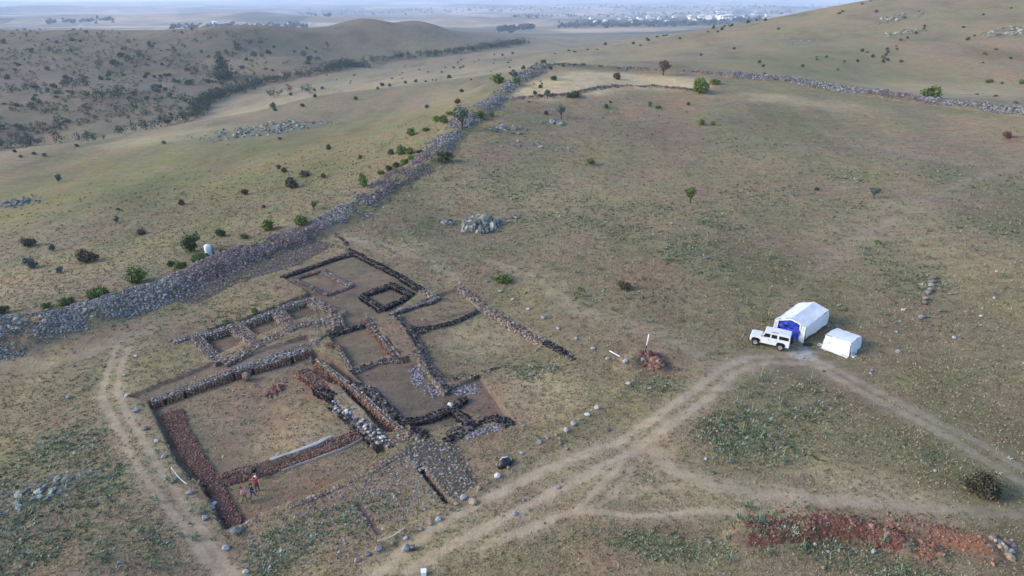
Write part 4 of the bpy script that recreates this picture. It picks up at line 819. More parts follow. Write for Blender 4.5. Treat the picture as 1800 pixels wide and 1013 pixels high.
B = [  # u, v at the foot, width in photo pixels, colour, form, label
 (335,443,36,'d','t','tall dark bush standing beside the white tarpaulin on the left slope'),(154,461,38,'b','r','round brown bush on the left slope, biggest of the brown ones there'),(56,472,24,'s','t','silvery bush in front of a reddish brown one at the far left'),
 (52,434,26,'b','r','reddish brown bush behind a silvery one at the far left'),(105,480,14,'s','t','small silvery bush left of the round brown bush'),(93,441,13,'s','t','faint silvery shrub above and left of the round brown bush'),(250,412,22,'b','w','flat dark brown bush between the round brown one and the tall dark one'),
 (206,391,11,'s','t','thin silvery shrub above the flat dark brown bush'),(320,361,14,'b','r','dark brown shrub on the left slope above the tall dark bush'),(513,331,26,'b','r','biggest brown bush on the middle of the left slope'),(431,342,16,'b','r','brown shrub left of the biggest brown bush on the middle slope'),
 (536,310,24,'b','w','flat brown shrub just above the biggest brown bush on the middle slope'),(568,313,12,'b','r','small brown shrub near the rampart, right of a flat brown one'),(578,263,10,'d','r','small dark shrub high on the left slope'),(633,279,9,'g','t','slim green shrub high on the left slope, left of the rampart bushes'),
 (103,319,12,'s','t','slim silvery shrub alone on the upper left slope'),(240,497,38,'g','r','bright green bush behind the rampart, biggest of those at the left'),(172,523,44,'g','w','broad green bush behind the rampart, left of the brightest one'),(118,535,32,'g','w','low green bush on the rampart edge, between a broad bush and a tiny one'),
 (82,541,20,'g','w','low green bush on the rampart, second from the left edge'),(4,552,26,'d','r','dark green bush cut by the left edge of the picture'),(352,462,40,'g','w','low green bush right at the foot of the white tarpaulin'),(318,471,26,'g','w','low bright green bush just left of the white tarpaulin'),
 (302,468,16,'d','r','small dark shrub at the left end of the greenery by the white tarpaulin'),(396,447,24,'d','w','low dark bush just right of the white tarpaulin'),(388,416,20,'d','r','olive shrub above and right of the white tarpaulin'),(430,420,16,'g','r','small green shrub between the white tarpaulin and the rampart'),
 (472,404,28,'g','r','leafy green bush left of the bright bush at the top of the site'),(530,406,28,'g','r','bright round green bush at the top left corner of the site'),(552,370,18,'g','k','little green tree with a thin trunk on the slope above the site'),(640,336,24,'g','t','tall green bush at the foot of the climbing rampart'),
 (463,366,10,'s','r','tiny silvery shrub above the leafy green bush'),(780,286,34,'d','r','biggest dark green bush on top of the climbing rampart'),(812,234,34,'s','k','grey silvery tree with a dark trunk on the climbing rampart'),(875,147,26,'g','r','big green bush at the upper end of the climbing rampart'),
 (1012,170,24,'d','w','dark broad bush on the front edge of the pale hilltop'),(962,173,14,'s','k','small silvery tree on the pale hilltop'),(986,208,19,'s','k','silvery tree below the hilltop beside grey rocks'),(973,141,13,'d','r','dark bush in the pale grass near the top of the rampart'),
 (1228,164,34,'g','r','biggest green bush on the hilltop, at the corner of the walls'),(1256,148,20,'g','w','low green bush just right of the biggest hilltop bush'),(1165,133,23,'r','k','reddish tree behind the pale hilltop'),(1085,140,16,'r','r','reddish shrub on the pale hilltop'),
 (1343,136,12,'d','r','small dark bush behind the right hand dry wall'),(1635,174,36,'g','r','green bush standing behind the right hand dry wall'),(1038,289,18,'g','r','lone green bush on the slope below the hilltop'),(1213,358,24,'g','k','lone green tree with a bare trunk on the middle slope'),
 (1097,509,25,'b','r','lone brown bush on the slope above the track'),(885,497,34,'g','w','low green bush surrounded by grey weeds above the site'),(1233,220,15,'g','r','left of the two small green bushes below the hilltop'),(1253,220,11,'g','r','right of the two small green bushes below the hilltop'),
 (1535,349,21,'s','k','silvery grey bush on a stalk on the right slope'),(1435,335,10,'d','r','tiny dark shrub on the right slope near the silvery stalked bush'),(1543,428,14,'g','w','low green shrub beside the faint upper track'),(1726,866,60,'b','big','big dark brown bush at the right, below the track'),
 (519,531,15,'g','r','green shrub behind the back wall of the right hand store room'),(447,551,14,'g','r','green shrub behind the back wall of the middle store room'),(1770,243,17,'r','r','reddish shrub at the right edge above a patch of red earth'),(955,113,12,'d','r','dark bush at the top end of the climbing rampart'),
 (1142,187,9,'g','t','left shrub of the pair on the slope under the hilltop edge'),(1157,191,13,'g','w','right shrub of the pair on the slope under the hilltop edge'),(395,140,40,'d','t','biggest tree in the valley, standing on the far side of the stream'),
]
for u, v, w_, c, f, lab in B: bush(u, v, w_, c, f, lab, None, 'tree' if 'tree' in lab else 'bush', 'tree' if 'tree' in lab else 'bush')
for u, v, w_, c, f in [(688,272,14,'d','r'),(705,272,22,'g','r'),(720,271,18,'g','r'),(738,273,15,'d','w'),(697,294,15,'d','r'),(712,288,18,'g','w'),(726,287,22,'g','w'),(669,307,16,'g','w'),(684,300,14,'d','r')]:
    bush(u, v, w_, c, f, 'green bush in the thicket on the left flank of the climbing rampart', 'thicket on the left flank of the rampart')
for u, v, w_, c, f in [(723,238,19,'g','r'),(749,231,15,'g','w'),(768,214,16,'g','r'),(779,217,20,'g','r'),(790,202,16,'g','w'),(806,198,20,'g','w'),(805,182,13,'b','r'),(812,162,9,'d','r')]:
    bush(u, v, w_, c, f, 'green bush in the upper string of bushes left of the rampart crest', 'bushes left of the upper rampart')
for u, v, w_, c, f in [(844,212,21,'g','r'),(864,205,13,'g','r'),(907,153,17,'g','r'),(905,142,16,'s','r'),(920,122,9,'d','r'),(940,166,10,'d','r'),(950,155,9,'d','r'),(1000,172,11,'d','r'),(930,180,6,'d','w'),(968,122,8,'d','r'),(990,117,9,'d','w'),(902,128,8,'d','r'),(898,132,8,'s','r')]:
    bush(u, v, w_, c, f, 'small bush on or just right of the upper rampart', 'small bushes on the upper rampart')
for u, v, w_, c in [(750,191,9,'s'),(789,138,9,'d'),(685,152,8,'g'),(713,147,7,'d'),(731,145,7,'d'),(672,152,9,'b'),(664,157,7,'b'),(625,176,9,'g'),(480,190,14,'s'),(484,195,8,'d'),(532,188,9,'d'),(511,168,8,'g'),(553,160,7,'g'),(567,157,8,'s'),(554,171,8,'d'),(288,253,9,'s'),(135,258,8,'d'),(60,272,8,'s'),(78,275,9,'s'),(36,277,7,'s'),(26,268,8,'d'),(492,246,7,'b'),(577,260,9,'b'),(500,303,13,'b'),(490,297,10,'b'),(208,370,7,'d'),(1065,190,12,'s'),(960,202,10,'b'),(1073,181,6,'d'),(1210,185,8,'d')]:
    bush(u, v, w_, c, 'r', 'small shrub dotted on the open slope left of the hilltop', 'small shrubs on the open slopes')
def dots(pts, label, group, cols, w0, w1):
    for u, v in pts: bush(u, v, rng.uniform(w0, w1), cols[int(rng.integers(0, len(cols)))], 'r' if rng.random() < .6 else 'w', label, group, 'shrub', 'shrub')
RH = [(1515,8),(1530,3),(1475,25),(1480,22),(1540,22),(1590,33),(1570,33),(1625,48),(1624,52),(1610,60),(1595,68),(1583,72),(1575,82),(1559,88),(1561,93),(1576,88),(1557,98),(1552,110),(1551,101),(1507,109),(1515,91),(1525,93),(1534,101),(1553,104),(1560,107),(1584,110),(1693,49),(1713,64),(1702,68),(1700,71),(1778,15),(1728,27),(1730,96),(1733,97),(1776,104),(1727,111),(1750,88),(1484,110),(1472,124),(1453,101),(1435,101),(1436,106),(1410,118),(1368,52),(1273,48),(1283,47),(1269,53),(1261,57),(1254,51),(1244,57),(1330,37),(1287,46),(1232,98),(1335,111),(1341,118),(1345,37),(1290,87),(1315,41),(1195,69),(1140,72),(1137,70),(1126,81),(1113,78),(1172,63),(1166,64),(1155,66),(1064,80),(1050,88),(1033,88),(1010,92),(1000,90),(975,95)]
dots(RH, 'dark little shrub dotted on the right hand hillside', 'shrubs dotted on the right hillside', 'dgd', 4.5, 8)
dots([(1735,146),(1750,170),(1717,167),(1742,145),(1760,148),(1795,148),(1785,182)], 'green shrub in the dip behind the right hand dry wall', 'shrubs in the dip behind the right wall', 'gs', 6, 11)
pts = []
while len(pts) < 60:
    u, v = rng.uniform(560, 960), rng.uniform(78, 150)
    if v > 150 - (u - 560) * .02 and u < 880: continue
    if v > 118 - .12 * (u - 640) * (u > 640) + .1 * (640 - u) * (u < 640) + 6: pts.append((u, v))
dots(pts, 'tiny shrub on the open ground between the stream and the rampart', 'shrubs between the stream and the rampart', 'dds', 3, 5.5)
pts = []
while len(pts) < 120:
    u = rng.uniform(0, 560); v = 60 + rng.random() ** .8 * 190
    edge = 250 - .17 * u if u < 340 else 192 - .3 * (u - 340)
    if v < edge - 10 and v > 58 + .04 * u and fbm(np.array([u / 60.]), np.array([v / 22.]), 91, 3)[0] > -.12: pts.append((u, v))
dots(pts, 'dark shrub among many on the far hillside across the stream', 'shrubs on the far hillside across the stream', 'dds', 5, 13)
def scatter_leaves(name, label, cat, P, wid, tall, q, cols, leaf, kind='stuff'):
    """one mass of distant bushes or trees"""
    sets = []
    for p, w in zip(P, wid):
        bl = [((0, 0, tall * .5 * w), (.5 * w, .5 * w, .5 * tall * w))] + [((rng.uniform(-.3, .3) * w, rng.uniform(-.3, .3) * w, tall * rng.uniform(.4, .85) * w), (.3 * w, .3 * w, .26 * w)) for _ in range(3)]
        V, F, T = leaf_cloud(q, bl, leaf * w, cols, rng); sets.append((V + p, F, T))
    o = obj(name, mesh_np(name, *join(*sets)), M_LEAF); return tag(o, label, cat, None, kind)
P, wd = [], []
while len(P) < 2600:
    u = rng.uniform(-150, 620); v = 54 + rng.random() * 205
    edge = 252 - .17 * u if u < 340 else 195 - .3 * (u - 340)
    if v < edge - 4 and fbm(np.array([u / 45.]), np.array([v / 16.]), 95, 4)[0] > -.05 + .5 * (u > 470):
        p = at1(u, v); P.append((p.x, p.y, p.z)); wd.append(rng.lognormal(.85, .45))
scatter_leaves('scrub', 'dark scrub sprinkled over the far hillside', 'scrub', P, wd, .75, 40, BCOL['d'], .17)
# trees along the stream
SL = [(-80,268),(0,260),(60,256),(100,254),(190,246),(240,232),(290,222),(345,207),(352,192),(365,180),(392,168),(430,158),(462,148),(500,140),(540,134),(580,126),(600,121),(640,112),(700,104),(760,99),(830,91),(880,83),(920,77)]
q, t, s_ = resample(pxl(SL, 0, 400), 3.0); i = np.repeat(np.arange(len(q)), 4); uu = 900 + FPX * q[i][:, 0] / (q[i][:, 1] * CP + 70 * SP)
keep = rng.random(len(i)) < np.interp(uu, [0, 60, 120, 230, 320, 350, 600, 640, 720, 740, 950], [.45, .4, .1, .15, .6, 1, 1, .5, .55, .8, .6]) * (.75 + .6 * fbm(q[i][:, 0] / 22, q[i][:, 1] / 22, 15, 3)); i = i[keep]; k = len(i); q2 = q[i] + rng.normal(0, 1, (k, 2)) * (3 + q[i][:, 1:2] / 400)
scatter_leaves('riverside_trees', 'dark line of trees following the stream in the valley', 'trees', np.c_[q2, hx(q2[:, 0], q2[:, 1])], rng.uniform(4, 10, k) * (.75 + q2[:, 1] / 2600), .9, 70, [(.045, .062, .038), (.055, .074, .045), (.068, .084, .052)], .11)
P, wd = [], []
for (u0, v0, u1, v1), n in (((372,140,420,128), 14), ((225,110,245,103), 5), ((430,80,470,70), 6), ((40,95,130,92), 14), ((100,150,160,150), 10), ((90,168,240,172), 18), ((200,112,320,120), 14), ((340,118,400,135), 8), ((460,170,560,160), 10), ((20,145,60,165), 6)):
    for _ in range(n): p = at1(rng.uniform(u0, u1), rng.uniform(min(v0, v1), max(v0, v1) + 2)); P.append((p.x, p.y, p.z)); wd.append(rng.uniform(4, 9))
scatter_leaves('thicket_trees', 'clumps of trees in the folds of the far hillside', 'trees', P, wd, .9, 90, [(.042, .060, .030), (.055, .073, .036)], .10)
P, wd = [], []
for (u0, v0, u1, v1), n in (((874,55,902,52), 40), ((908,51,938,49), 40), ((980,46,1280,41), 170), ((1280,36,1340,34), 50), ((300,50,540,46), 120), ((520,26,760,20), 80), ((900,30,1400,22), 170), ((80,40,200,36), 40), ((780,20,1100,12), 110), ((1050,16,1500,10), 120)):
    for _ in range(n):
        f = rng.random(); p = at1(u0 + (u1 - u0) * f, v0 + (v1 - v0) * f + rng.normal(0, 2.2), 0, 1900); P.append((p.x, p.y, p.z)); wd.append(rng.uniform(9, 18) * (1 + p.y / 9000))
scatter_leaves('far_woods', 'dark strips of woodland on the hazy far plain', 'woodland', P, wd, .55, 14, [(.035, .055, .035), (.05, .065, .04)], .45)

# ------------------------------------------------------------------ far village
M_PLASTER = plain_mat('white_plaster', (.78, .77, .74), .8, .06); M_TILE = plain_mat('roof_tile', (.36, .22, .17), .9, .1)
def far_house(u, v, w, label, group):
    p = at1(u, v, 0, 1900); d = w * rng.uniform(.6, .9); h = w * rng.uniform(.35, .6); e = empty('far_house', (p.x, p.y, p.z - 1), rng.uniform(-.5, .5)); tag(e, label, 'house', group)
    obj('wall', MB().box((0, 0, h / 2), (w, d, h)).mesh('wall'), M_PLASTER, e); obj('roof', MB().prism([(-w * .54, h), (0, h * 1.4), (w * .54, h)], -d * .54, d * .54).mesh('roof'), M_TILE if rng.random() < .4 else M_PLASTER, e)
for _ in range(46): far_house(rng.uniform(1225, 1350), 36 - rng.random() * 15, rng.uniform(16, 34), 'small white house in the far village on the plain', 'white houses of the far village')
for _ in range(26): far_house(rng.uniform(1010, 1225), 41 - rng.random() * 12, rng.uniform(14, 28), 'small white house scattered left of the far village', 'scattered far white houses')
for _ in range(20): far_house(rng.uniform(360, 545), 47 - rng.random() * 5, rng.uniform(10, 20), 'tiny pale house on the plain behind the left hills', 'far houses behind the left hills')
far_house(143, 49, 20, 'lone pale shed on the far plain above the left hills', None)

# ------------------------------------------------------------------ tents, car and small gear
M_TARP = plain_mat('white_tarp', (.63, .64, .66), .6, .09, 2.5, .6, .3); M_BLUE = plain_mat('blue_tarp', (.018, .042, .33), .55, .3, 2, .4, .3); M_POLE = plain_mat('tent_pole', (.45, .45, .45), .5)
M_BLACKBAG = plain_mat('black_plastic', (.012, .012, .016), .45, .3, 6, .4, .5)
def drape(nu, nv, fn, amp, seed, thick=.02):
    """a cloth sheet: fn(a, b) -> point; folds of depth amp"""
    V, F = [], []
    for j in range(nv):
        for i in range(nu):
            a, b = i / (nu - 1), j / (nv - 1); p, n = fn(a, b); k = fbm(np.array([a * 7 + seed]), np.array([b * 4 + seed * 2.]), 13, 3)[0]; V.append(Vector(p) + Vector(n) * amp * k)
    for j in range(nv - 1):
        for i in range(nu - 1): F.append((j * nu + i, j * nu + i + 1, (j + 1) * nu + i + 1, (j + 1) * nu + i))
    me = bpy.data.meshes.new('sheet'); me.from_pydata(V, [], F)
    bm = bmesh.new(); bm.from_mesh(me); bmesh.ops.recalc_face_normals(bm, faces=bm.faces); bmesh.ops.solidify(bm, geom=bm.faces[:], thickness=thick); bm.to_mesh(me); bm.free()
    for p in me.polygons: p.use_smooth = True
    me.set_sharp_from_angle(angle=.45)
    return me
def quad(p00, p10, p01, p11):
    p00, p10, p01, p11 = map(Vector, (p00, p10, p01, p11)); n = (p10 - p00).cross(p01 - p00).normalized()
    return lambda a, b: ((p00 * (1 - a) + p10 * a) * (1 - b) + (p01 * (1 - a) + p11 * a) * b, n)
def tent_frame(front_l, front_r, eave):
    """origin at the front left ground corner, x to the front right corner, y to the back"""
    a, b = at1(*front_l, eave), at1(*front_r, eave); d = b - a; ang = math.atan2(d.y, d.x); return a, ang, math.hypot(d.x, d.y)
def big_tent():
    H_ = 1.85; a, ang, w = tent_frame((1363, 561), (1417, 577), H_); bk = at1(1404, 529.5, H_ + .35); c, s = math.cos(-ang), math.sin(-ang)
    dx, dy = bk.x - a.x, bk.y - a.y; L = dx * s + dy * c; sk = dx * c - dy * s
    g0 = hz1(a.x, a.y); e = empty('tarp_tent', (a.x, a.y, g0), ang); tag(e, 'bigger white tarpaulin tent with a blue front opening behind the parked car', 'tent')
    def gz(x, y): X = a.x + x * math.cos(ang) - y * math.sin(ang); Y = a.y + x * math.sin(ang) + y * math.cos(ang); return hz1(X, Y) - g0
    ev = lambda y: H_ + (gz(0, L) ) * y / L
    K = .62
    obj('roof', drape(17, 15, lambda p, q: ((p * w + sk * q, q * L, ev(q * L) + K * (1 - abs(2 * p - 1)) - .07 * math.sin(q * math.pi) * (abs(2 * p - 1) > .2)), (0, 0, 1)), .10, 1), M_TARP, e)
    obj('side_wall', drape(15, 6, lambda p, q: ((w + .02 + sk * p + .10 * q, p * L, (ev(p * L) - .01) * (1 - q) + q * (gz(w, p * L) + .42)), (1, 0, 0)), .16, 3), M_TARP, e)
    obj('side_wall', drape(15, 6, lambda p, q: ((-.02 + sk * p - .10 * q, p * L, (ev(p * L) - .01) * (1 - q) + q * (gz(0, p * L) + .2)), (1, 0, 0)), .16, 5), M_TARP, e)
    obj('back_wall', drape(12, 6, lambda p, q: ((p * w + sk, L + .02, (ev(L) + K * (1 - abs(2 * p - 1)) - .02) * (1 - q) + q * (gz(p * w, L) + .1)), (0, 1, 0)), .12, 7), M_TARP, e)
    obj('front_flap', drape(6, 7, lambda p, q: ((w * (.80 + .20 * p) + .10 * q, -.03 - .45 * q * p - .05, (H_ + K * .36 * (1 - p) - .03) * (1 - q) + q * (gz(w, 0) + .05)), (0, 1, 0)), .18, 9), M_TARP, e)
    obj('front_flap', drape(5, 7, lambda p, q: ((w * .12 * p - .05 * q, -.03 - .1 * q, (H_ + K * .2 * p - .03) * (1 - q) + q * .1), (0, 1, 0)), .14, 11), M_TARP, e)
    obj('front_valance', drape(14, 3, lambda p, q: ((p * w, -.04, H_ + K * (1 - abs(2 * p - 1)) - .02 - q * (.14 + .10 * math.sin(p * 3.1))), (0, 1, 0)), .05, 12), M_TARP, e)
    obj('blue_curtain', drape(16, 9, lambda p, q: ((w * (.10 + .72 * p), .10 - .55 * q * p, (H_ + .22) * (1 - q) + q * (.30 - .34 * p)), (0, 1, 0)), .35, 14), M_BLUE, e)
    mb = MB()
    for x, y in ((.05, .05), (w - .05, .05), (.05 + sk, L - .05), (w - .05 + sk, L - .05)): mb.tube([(x, y, gz(x, y) - .1), (x, y, ev(y) - .03)], .03)
    obj('tent_pole', mb.mesh('tent_pole'), M_POLE, e)
    p = at1(1419, 607.5); b = obj('black_bag', MB().tube([(-.5, -.1, .14), (-.2, 0, .2), (.2, 0, .2), (.55, .12, .12)], [.12, .2, .2, .1], 9).mesh('black_bag', True), M_BLACKBAG, loc=(p.x, p.y, hz1(p.x, p.y)), rotz=-.15); tag(b, 'black bag lying at the front corner of the bigger tent', 'bag')
big_tent()
def small_tent():
    H_ = 1.58; a, ang, w = tent_frame((1452.5, 588.5), (1496, 603.5), H_); bk = at1(1472, 572.5, H_); c, s = math.cos(-ang), math.sin(-ang); dx, dy = bk.x - a.x, bk.y - a.y; L = dx * s + dy * c; sk = dx * c - dy * s
    g0 = hz1(a.x, a.y); e = empty('tarp_tent', (a.x, a.y, g0), ang); tag(e, 'smaller closed white tarpaulin tent right of the bigger one', 'tent')
    obj('roof', drape(13, 11, lambda p, q: ((p * w + sk * q, q * L, H_ + .10 * (1 - abs(2 * q - 1))), (0, 0, 1)), .10, 2), M_TARP, e)
    fl = .28
    obj('front_wall', drape(16, 8, lambda p, q: ((p * w + (2 * p - 1) * .16 * q, -.02 - fl * q, H_ * (1 - q) + .04 * q), (0, 1, 0)), .17, 4), M_TARP, e)
    obj('side_wall', drape(14, 8, lambda p, q: ((w + .02 + sk * p + .22 * q, p * L - .1 * q, (H_ + .10 * (1 - abs(2 * p - 1))) * (1 - q) + .06 * q), (1, 0, 0)), .16, 6), M_TARP, e)
    obj('side_wall', drape(14, 8, lambda p, q: ((-.02 + sk * p - .2 * q, p * L, (H_ + .10 * (1 - abs(2 * p - 1))) * (1 - q) + .04 * q), (1, 0, 0)), .14, 8), M_TARP, e)
    obj('back_wall', drape(14, 6, lambda p, q: ((p * w + sk, L + .02 + .2 * q, H_ * (1 - q) + .1 * q), (0, 1, 0)), .12, 10), M_TARP, e)
    obj('skirt', drape(16, 4, lambda p, q: ((p * (w + .3) - .15, -fl - .02 - .38 * q, .06 - .02 * q), (0, 0, 1)), .09, 15), M_TARP, e)
    obj('skirt', drape(14, 4, lambda p, q: ((w + .24 + sk * p + .42 * q, p * L - .1, .08 - .03 * q), (0, 0, 1)), .12, 16), M_TARP, e)
    obj('skirt', drape(6, 4, lambda p, q: ((-.2 - .55 * q, -.3 + .9 * p, .07 - .03 * q), (0, 0, 1)), .1, 17), M_TARP, e)
small_tent()
def wrapped():
    p = at1(368, 450); h = 19 * pxm(368, 450) / .9; w = 15 * pxm(368, 450); e = empty('tarp_cover', (p.x, p.y, hz1(p.x, p.y)), .25); tag(e, 'tall thing wrapped in a white tarpaulin on the left slope', 'tarpaulin')
    mb = MB(); n = 14; rings = []
    for j, (z, k) in enumerate(((.0, 1.0), (.22, .95), (.45, .86), (.7, .84), (.9, .78), (1.0, .55), (1.03, .1))):
        rings.append([mb.bm.verts.new((math.cos(6.283 * i / n) * w * .5 * k * (1 + .12 * math.sin(i * 2.3 + j)), math.sin(6.283 * i / n) * w * .42 * k * (1 + .1 * math.cos(i * 1.7 + j)), h * z - .03)) for i in range(n)])
    for a, b in zip(rings, rings[1:]):
        for i in range(n): mb.bm.faces.new((a[i], a[(i + 1) % n], b[(i + 1) % n], b[i]))
    obj('white_cover', mb.mesh('white_cover', True), M_TARP, e)
    obj('blue_side', drape(5, 7, quad((w * .52, -.28 * w, h * .9), (w * .50, .3 * w, h * .9), (w * .66, -.3 * w, .15), (w * .62, .35 * w, .15)), .12, 6), plain_mat('teal_tarp', (.03, .14, .30), .5), e)
wrapped()
M_PAINT = plain_mat('white_paint', (.70, .69, .67), .4, .07, 1.5, 0, .5); M_GLASS = plain_mat('dark_glass', (.012, .014, .018), .08, .1, 1, 0, .6); M_TYRE = plain_mat('tyre_rubber', (.018, .018, .018), .85); M_RIM = plain_mat('steel_rim', (.52, .46, .45), .5); M_TRIM = plain_mat('black_trim', (.02, .02, .022), .6); M_LAMP = plain_mat('lamp_glass', (.6, .6, .58), .2); M_RED = plain_mat('red_lamp', (.4, .02, .02), .3)
def car():
    rear, front = at1(1367.2, 616.6), at1(1329.3, 607.9); d = front - rear; ang = math.atan2(d.y, d.x); mid = (front + rear) / 2 + Vector((-math.sin(ang), math.cos(ang), 0)) * (-.78)
    mid = (front + rear) / 2 - Vector((-math.sin(ang), math.cos(ang), 0)) * .78
    g0 = hz1(mid.x, mid.y); e = empty('off_road_car', (mid.x, mid.y, g0), ang); tag(e, 'white long boxy off road car parked in front of the bigger tent', 'car')
    pf, pr = hz1(front.x, front.y), hz1(rear.x, rear.y); e.rotation_euler = (0, -math.atan2(pf - pr, d.length), ang)
    obj('body', MB().prism([(2.05, .52), (2.08, .62), (2.06, 1.10), (1.98, 1.16), (.82, 1.22), (.80, 1.24), (-2.26, 1.24), (-2.28, .55), (-2.2, .5), (-1.86, .5), (-1.80, .80), (-1.55, .92), (-1.2, .92), (-.98, .80), (-.92, .48), (.92, .48), (.98, .80), (1.2, .92), (1.55, .92), (1.78, .80), (1.84, .52)], -.84, .84, .025).mesh('body'), M_PAINT, e)
    obj('cabin', MB().prism([(.86, 1.235), (.55, 1.90), (-2.24, 1.92), (-2.27, 1.235)], -.78, .78, .02).mesh('cabin'), M_PAINT, e)
    obj('roof', MB().prism([(.60, 1.905), (.52, 1.96), (-.9, 2.02), (-2.2, 1.99), (-2.27, 1.915)], -.80, .80, .03).mesh('roof'), M_PAINT, e)
    obj('bonnet', MB().prism([(2.0, 1.165), (1.94, 1.20), (.86, 1.27), (.82, 1.225)], -.56, .56, .015).mesh('bonnet'), M_PAINT, e)
    for s in (-1, 1):
        y = s * .782; ins = (y, y + s * .006)
        for nm, q in (('window', [(.66, 1.32), (.46, 1.78), (-.10, 1.78), (-.10, 1.32)]), ('window', [(-.24, 1.32), (-.24, 1.78), (-.86, 1.78), (-.86, 1.32)]), ('window', [(-1.06, 1.34), (-1.06, 1.76), (-2.12, 1.76), (-2.12, 1.34)])):
            obj(nm, MB().prism(q, *ins).mesh(nm), M_GLASS, e)
        for x0, x1 in ((.72, -.16), (-.22, -.92)):
            dr = obj('door', MB().prism([(x0, .56), (x0, 1.22), (x1, 1.22), (x1, .56)], s * .842, s * .852, .004).mesh('door'), M_PAINT, e); obj('handle', MB().box((x1 + .12, s * .862, 1.08), (.12, .02, .035)).mesh('handle'), M_TRIM, dr)
        for x in (1.38, -1.38):
            obj('wheel_arch', MB().prism([(x - .52, .62), (x - .42, .90), (x - .2, 1.0), (x + .2, 1.0), (x + .42, .90), (x + .52, .62), (x + .44, .62), (x + .34, .84), (x + .17, .92), (x - .17, .92), (x - .34, .84), (x - .44, .62)], s * .80, s * .895).mesh('wheel_arch'), M_TRIM, e)
            wv = obj('wheel', MB().lathe([(-.03, .19), (.0, .21), (.03, .19)], 'y').mesh('wheel'), M_TRIM, e, (x, s * .77, .39))
            obj('tyre', MB().lathe([(-.11, .24), (-.12, .34), (-.09, .385), (.09, .385), (.12, .34), (.11, .24)], 'y').mesh('tyre', True), M_TYRE, wv); obj('rim', MB().lathe([(-.10, .235), (.10 if s > 0 else -.10, .235), (s * .125, .225), (s * .09, .10), (s * .125, .08), (s * .125, .02)], 'y').mesh('rim'), M_RIM, wv)
        obj('headlight', MB().lathe([(0, .10), (.03, .095), (.05, .05)], 'x', (2.06, s * .46, .90)).mesh('headlight'), M_LAMP, e)
        obj('tail_light', MB().lathe([(0, .045), (-.03, .04)], 'x', (-2.28, s * .70, .98)).mesh('tail_light'), M_RED, e)
        obj('mirror', MB().box((.78, s * .98, 1.42), (.07, .16, .22), bev=.02).box((.76, s * .87, 1.36), (.03, .12, .03)).mesh('mirror'), M_TRIM, e)
    obj('windscreen', MB().poly([(.815, -.70, 1.345), (.815, .70, 1.345), (.60, .68, 1.80), (.60, -.68, 1.80)], .012).mesh('windscreen'), M_GLASS, e)
    obj('rear_window', MB().box((-2.272, 0, 1.55), (.012, .9, .42)).mesh('rear_window'), M_GLASS, e)
    obj('grille', MB().box((2.075, 0, .88), (.03, .62, .36), bev=.01).mesh('grille'), M_TRIM, e); obj('bumper', MB().box((2.15, 0, .60), (.12, 1.66, .18), bev=.02).mesh('bumper'), M_TRIM, e)
    obj('roof_bar', MB().box((-.55, -.70 if False else .72, 2.05), (.75, .05, .05), bev=.01).mesh('roof_bar'), M_TRIM, e)
    sw = obj('spare_wheel', MB().lathe([(-.02, .2), (-.05, .2)], 'x').mesh('spare_wheel'), M_TRIM, e, (-2.30, -.05, 1.15)); obj('tyre', MB().lathe([(-.02, .24), (-.02, .36), (-.06, .385), (-.2, .385), (-.24, .34), (-.24, .24)], 'x').mesh('tyre', True), M_TYRE, sw); obj('rim', MB().lathe([(-.04, .24), (-.22, .23), (-.16, .05)], 'x').mesh('rim'), M_RIM, sw)
    obj('chassis', MB().box((0, 0, .46), (3.9, .9, .16)).tube([(1.38, -.7, .39), (1.38, .7, .39)], .06).tube([(-1.38, -.7, .39), (-1.38, .7, .39)], .06).mesh('chassis'), M_TRIM, e)
car()
M_WHITE = plain_mat('white_plastic', (.80, .80, .80), .5, .04)
def rod(label, name, a, b, r, mat, cat, sag=0., ha=.05, hb_=.05):
    A_, B_ = at1(*a, ha), at1(*b, hb_); pts = [A_.lerp(B_, k / 8) + Vector((0, 0, -sag * math.sin(math.pi * k / 8))) for k in range(9)]
    o = obj(name, MB().tube([p - A_ for p in pts], r, 8).mesh(name, True), mat, loc=A_); return tag(o, label, cat)
def marker(u, v, h, lean=(0, 0)):
    p = at1(u, v); e = empty('marker_post', (p.x, p.y, hz1(p.x, p.y))); tag(e, 'upright white marker post on a small grassy mound right of the site', 'post')
    f = lambda k: (lean[0] * k, lean[1] * k, h * k)
    obj('stake', MB().tube([(0, 0, -.1), f(.42)], .06, 8).mesh('stake'), M_TRIM, e); obj('sleeve', MB().tube([f(.40), f(.98), f(1)], [.07, .07, .02], 10).mesh('sleeve', True), M_WHITE, e)
marker(1133, 633, 2.3, (.25, 0))
rod('white pipe lying on the low bank near the upright marker post', 'white_pipe', (1071.5, 617), (1099, 632), .06, M_WHITE, 'pipe', 0, .5, .1)
M_ROPE = plain_mat('pale_rope', (.55, .52, .46), .8)
rod('pale rope barrier stretched at the near edge of the overgrown cobbles', 'rope_barrier', (663, 951.5), (712, 926.5), .045, M_ROPE, 'rope', .25, .8, .6)
rod('pale rope barrier hanging between boulders beside the red stone pavement', 'rope_barrier', (301, 822), (329, 851), .045, M_ROPE, 'rope', .3, .7, .5)
def stake(u, v, h, label):
    p = at1(u, v); tag(obj('iron_stake', MB().tube([(0, 0, -.15), (.01, 0, h)], [.025, .02], 6).mesh('iron_stake'), M_TRIM, loc=(p.x, p.y, hz1(p.x, p.y))), label, 'stake')
stake(663.5, 966, 1.15, 'thin dark stake holding the rope at the near edge of the site'); stake(901, 815, .8, 'thin dark stake beside the black plastic sheet'); stake(301, 836, .85, 'thin dark stake holding the rope beside the red pavement')
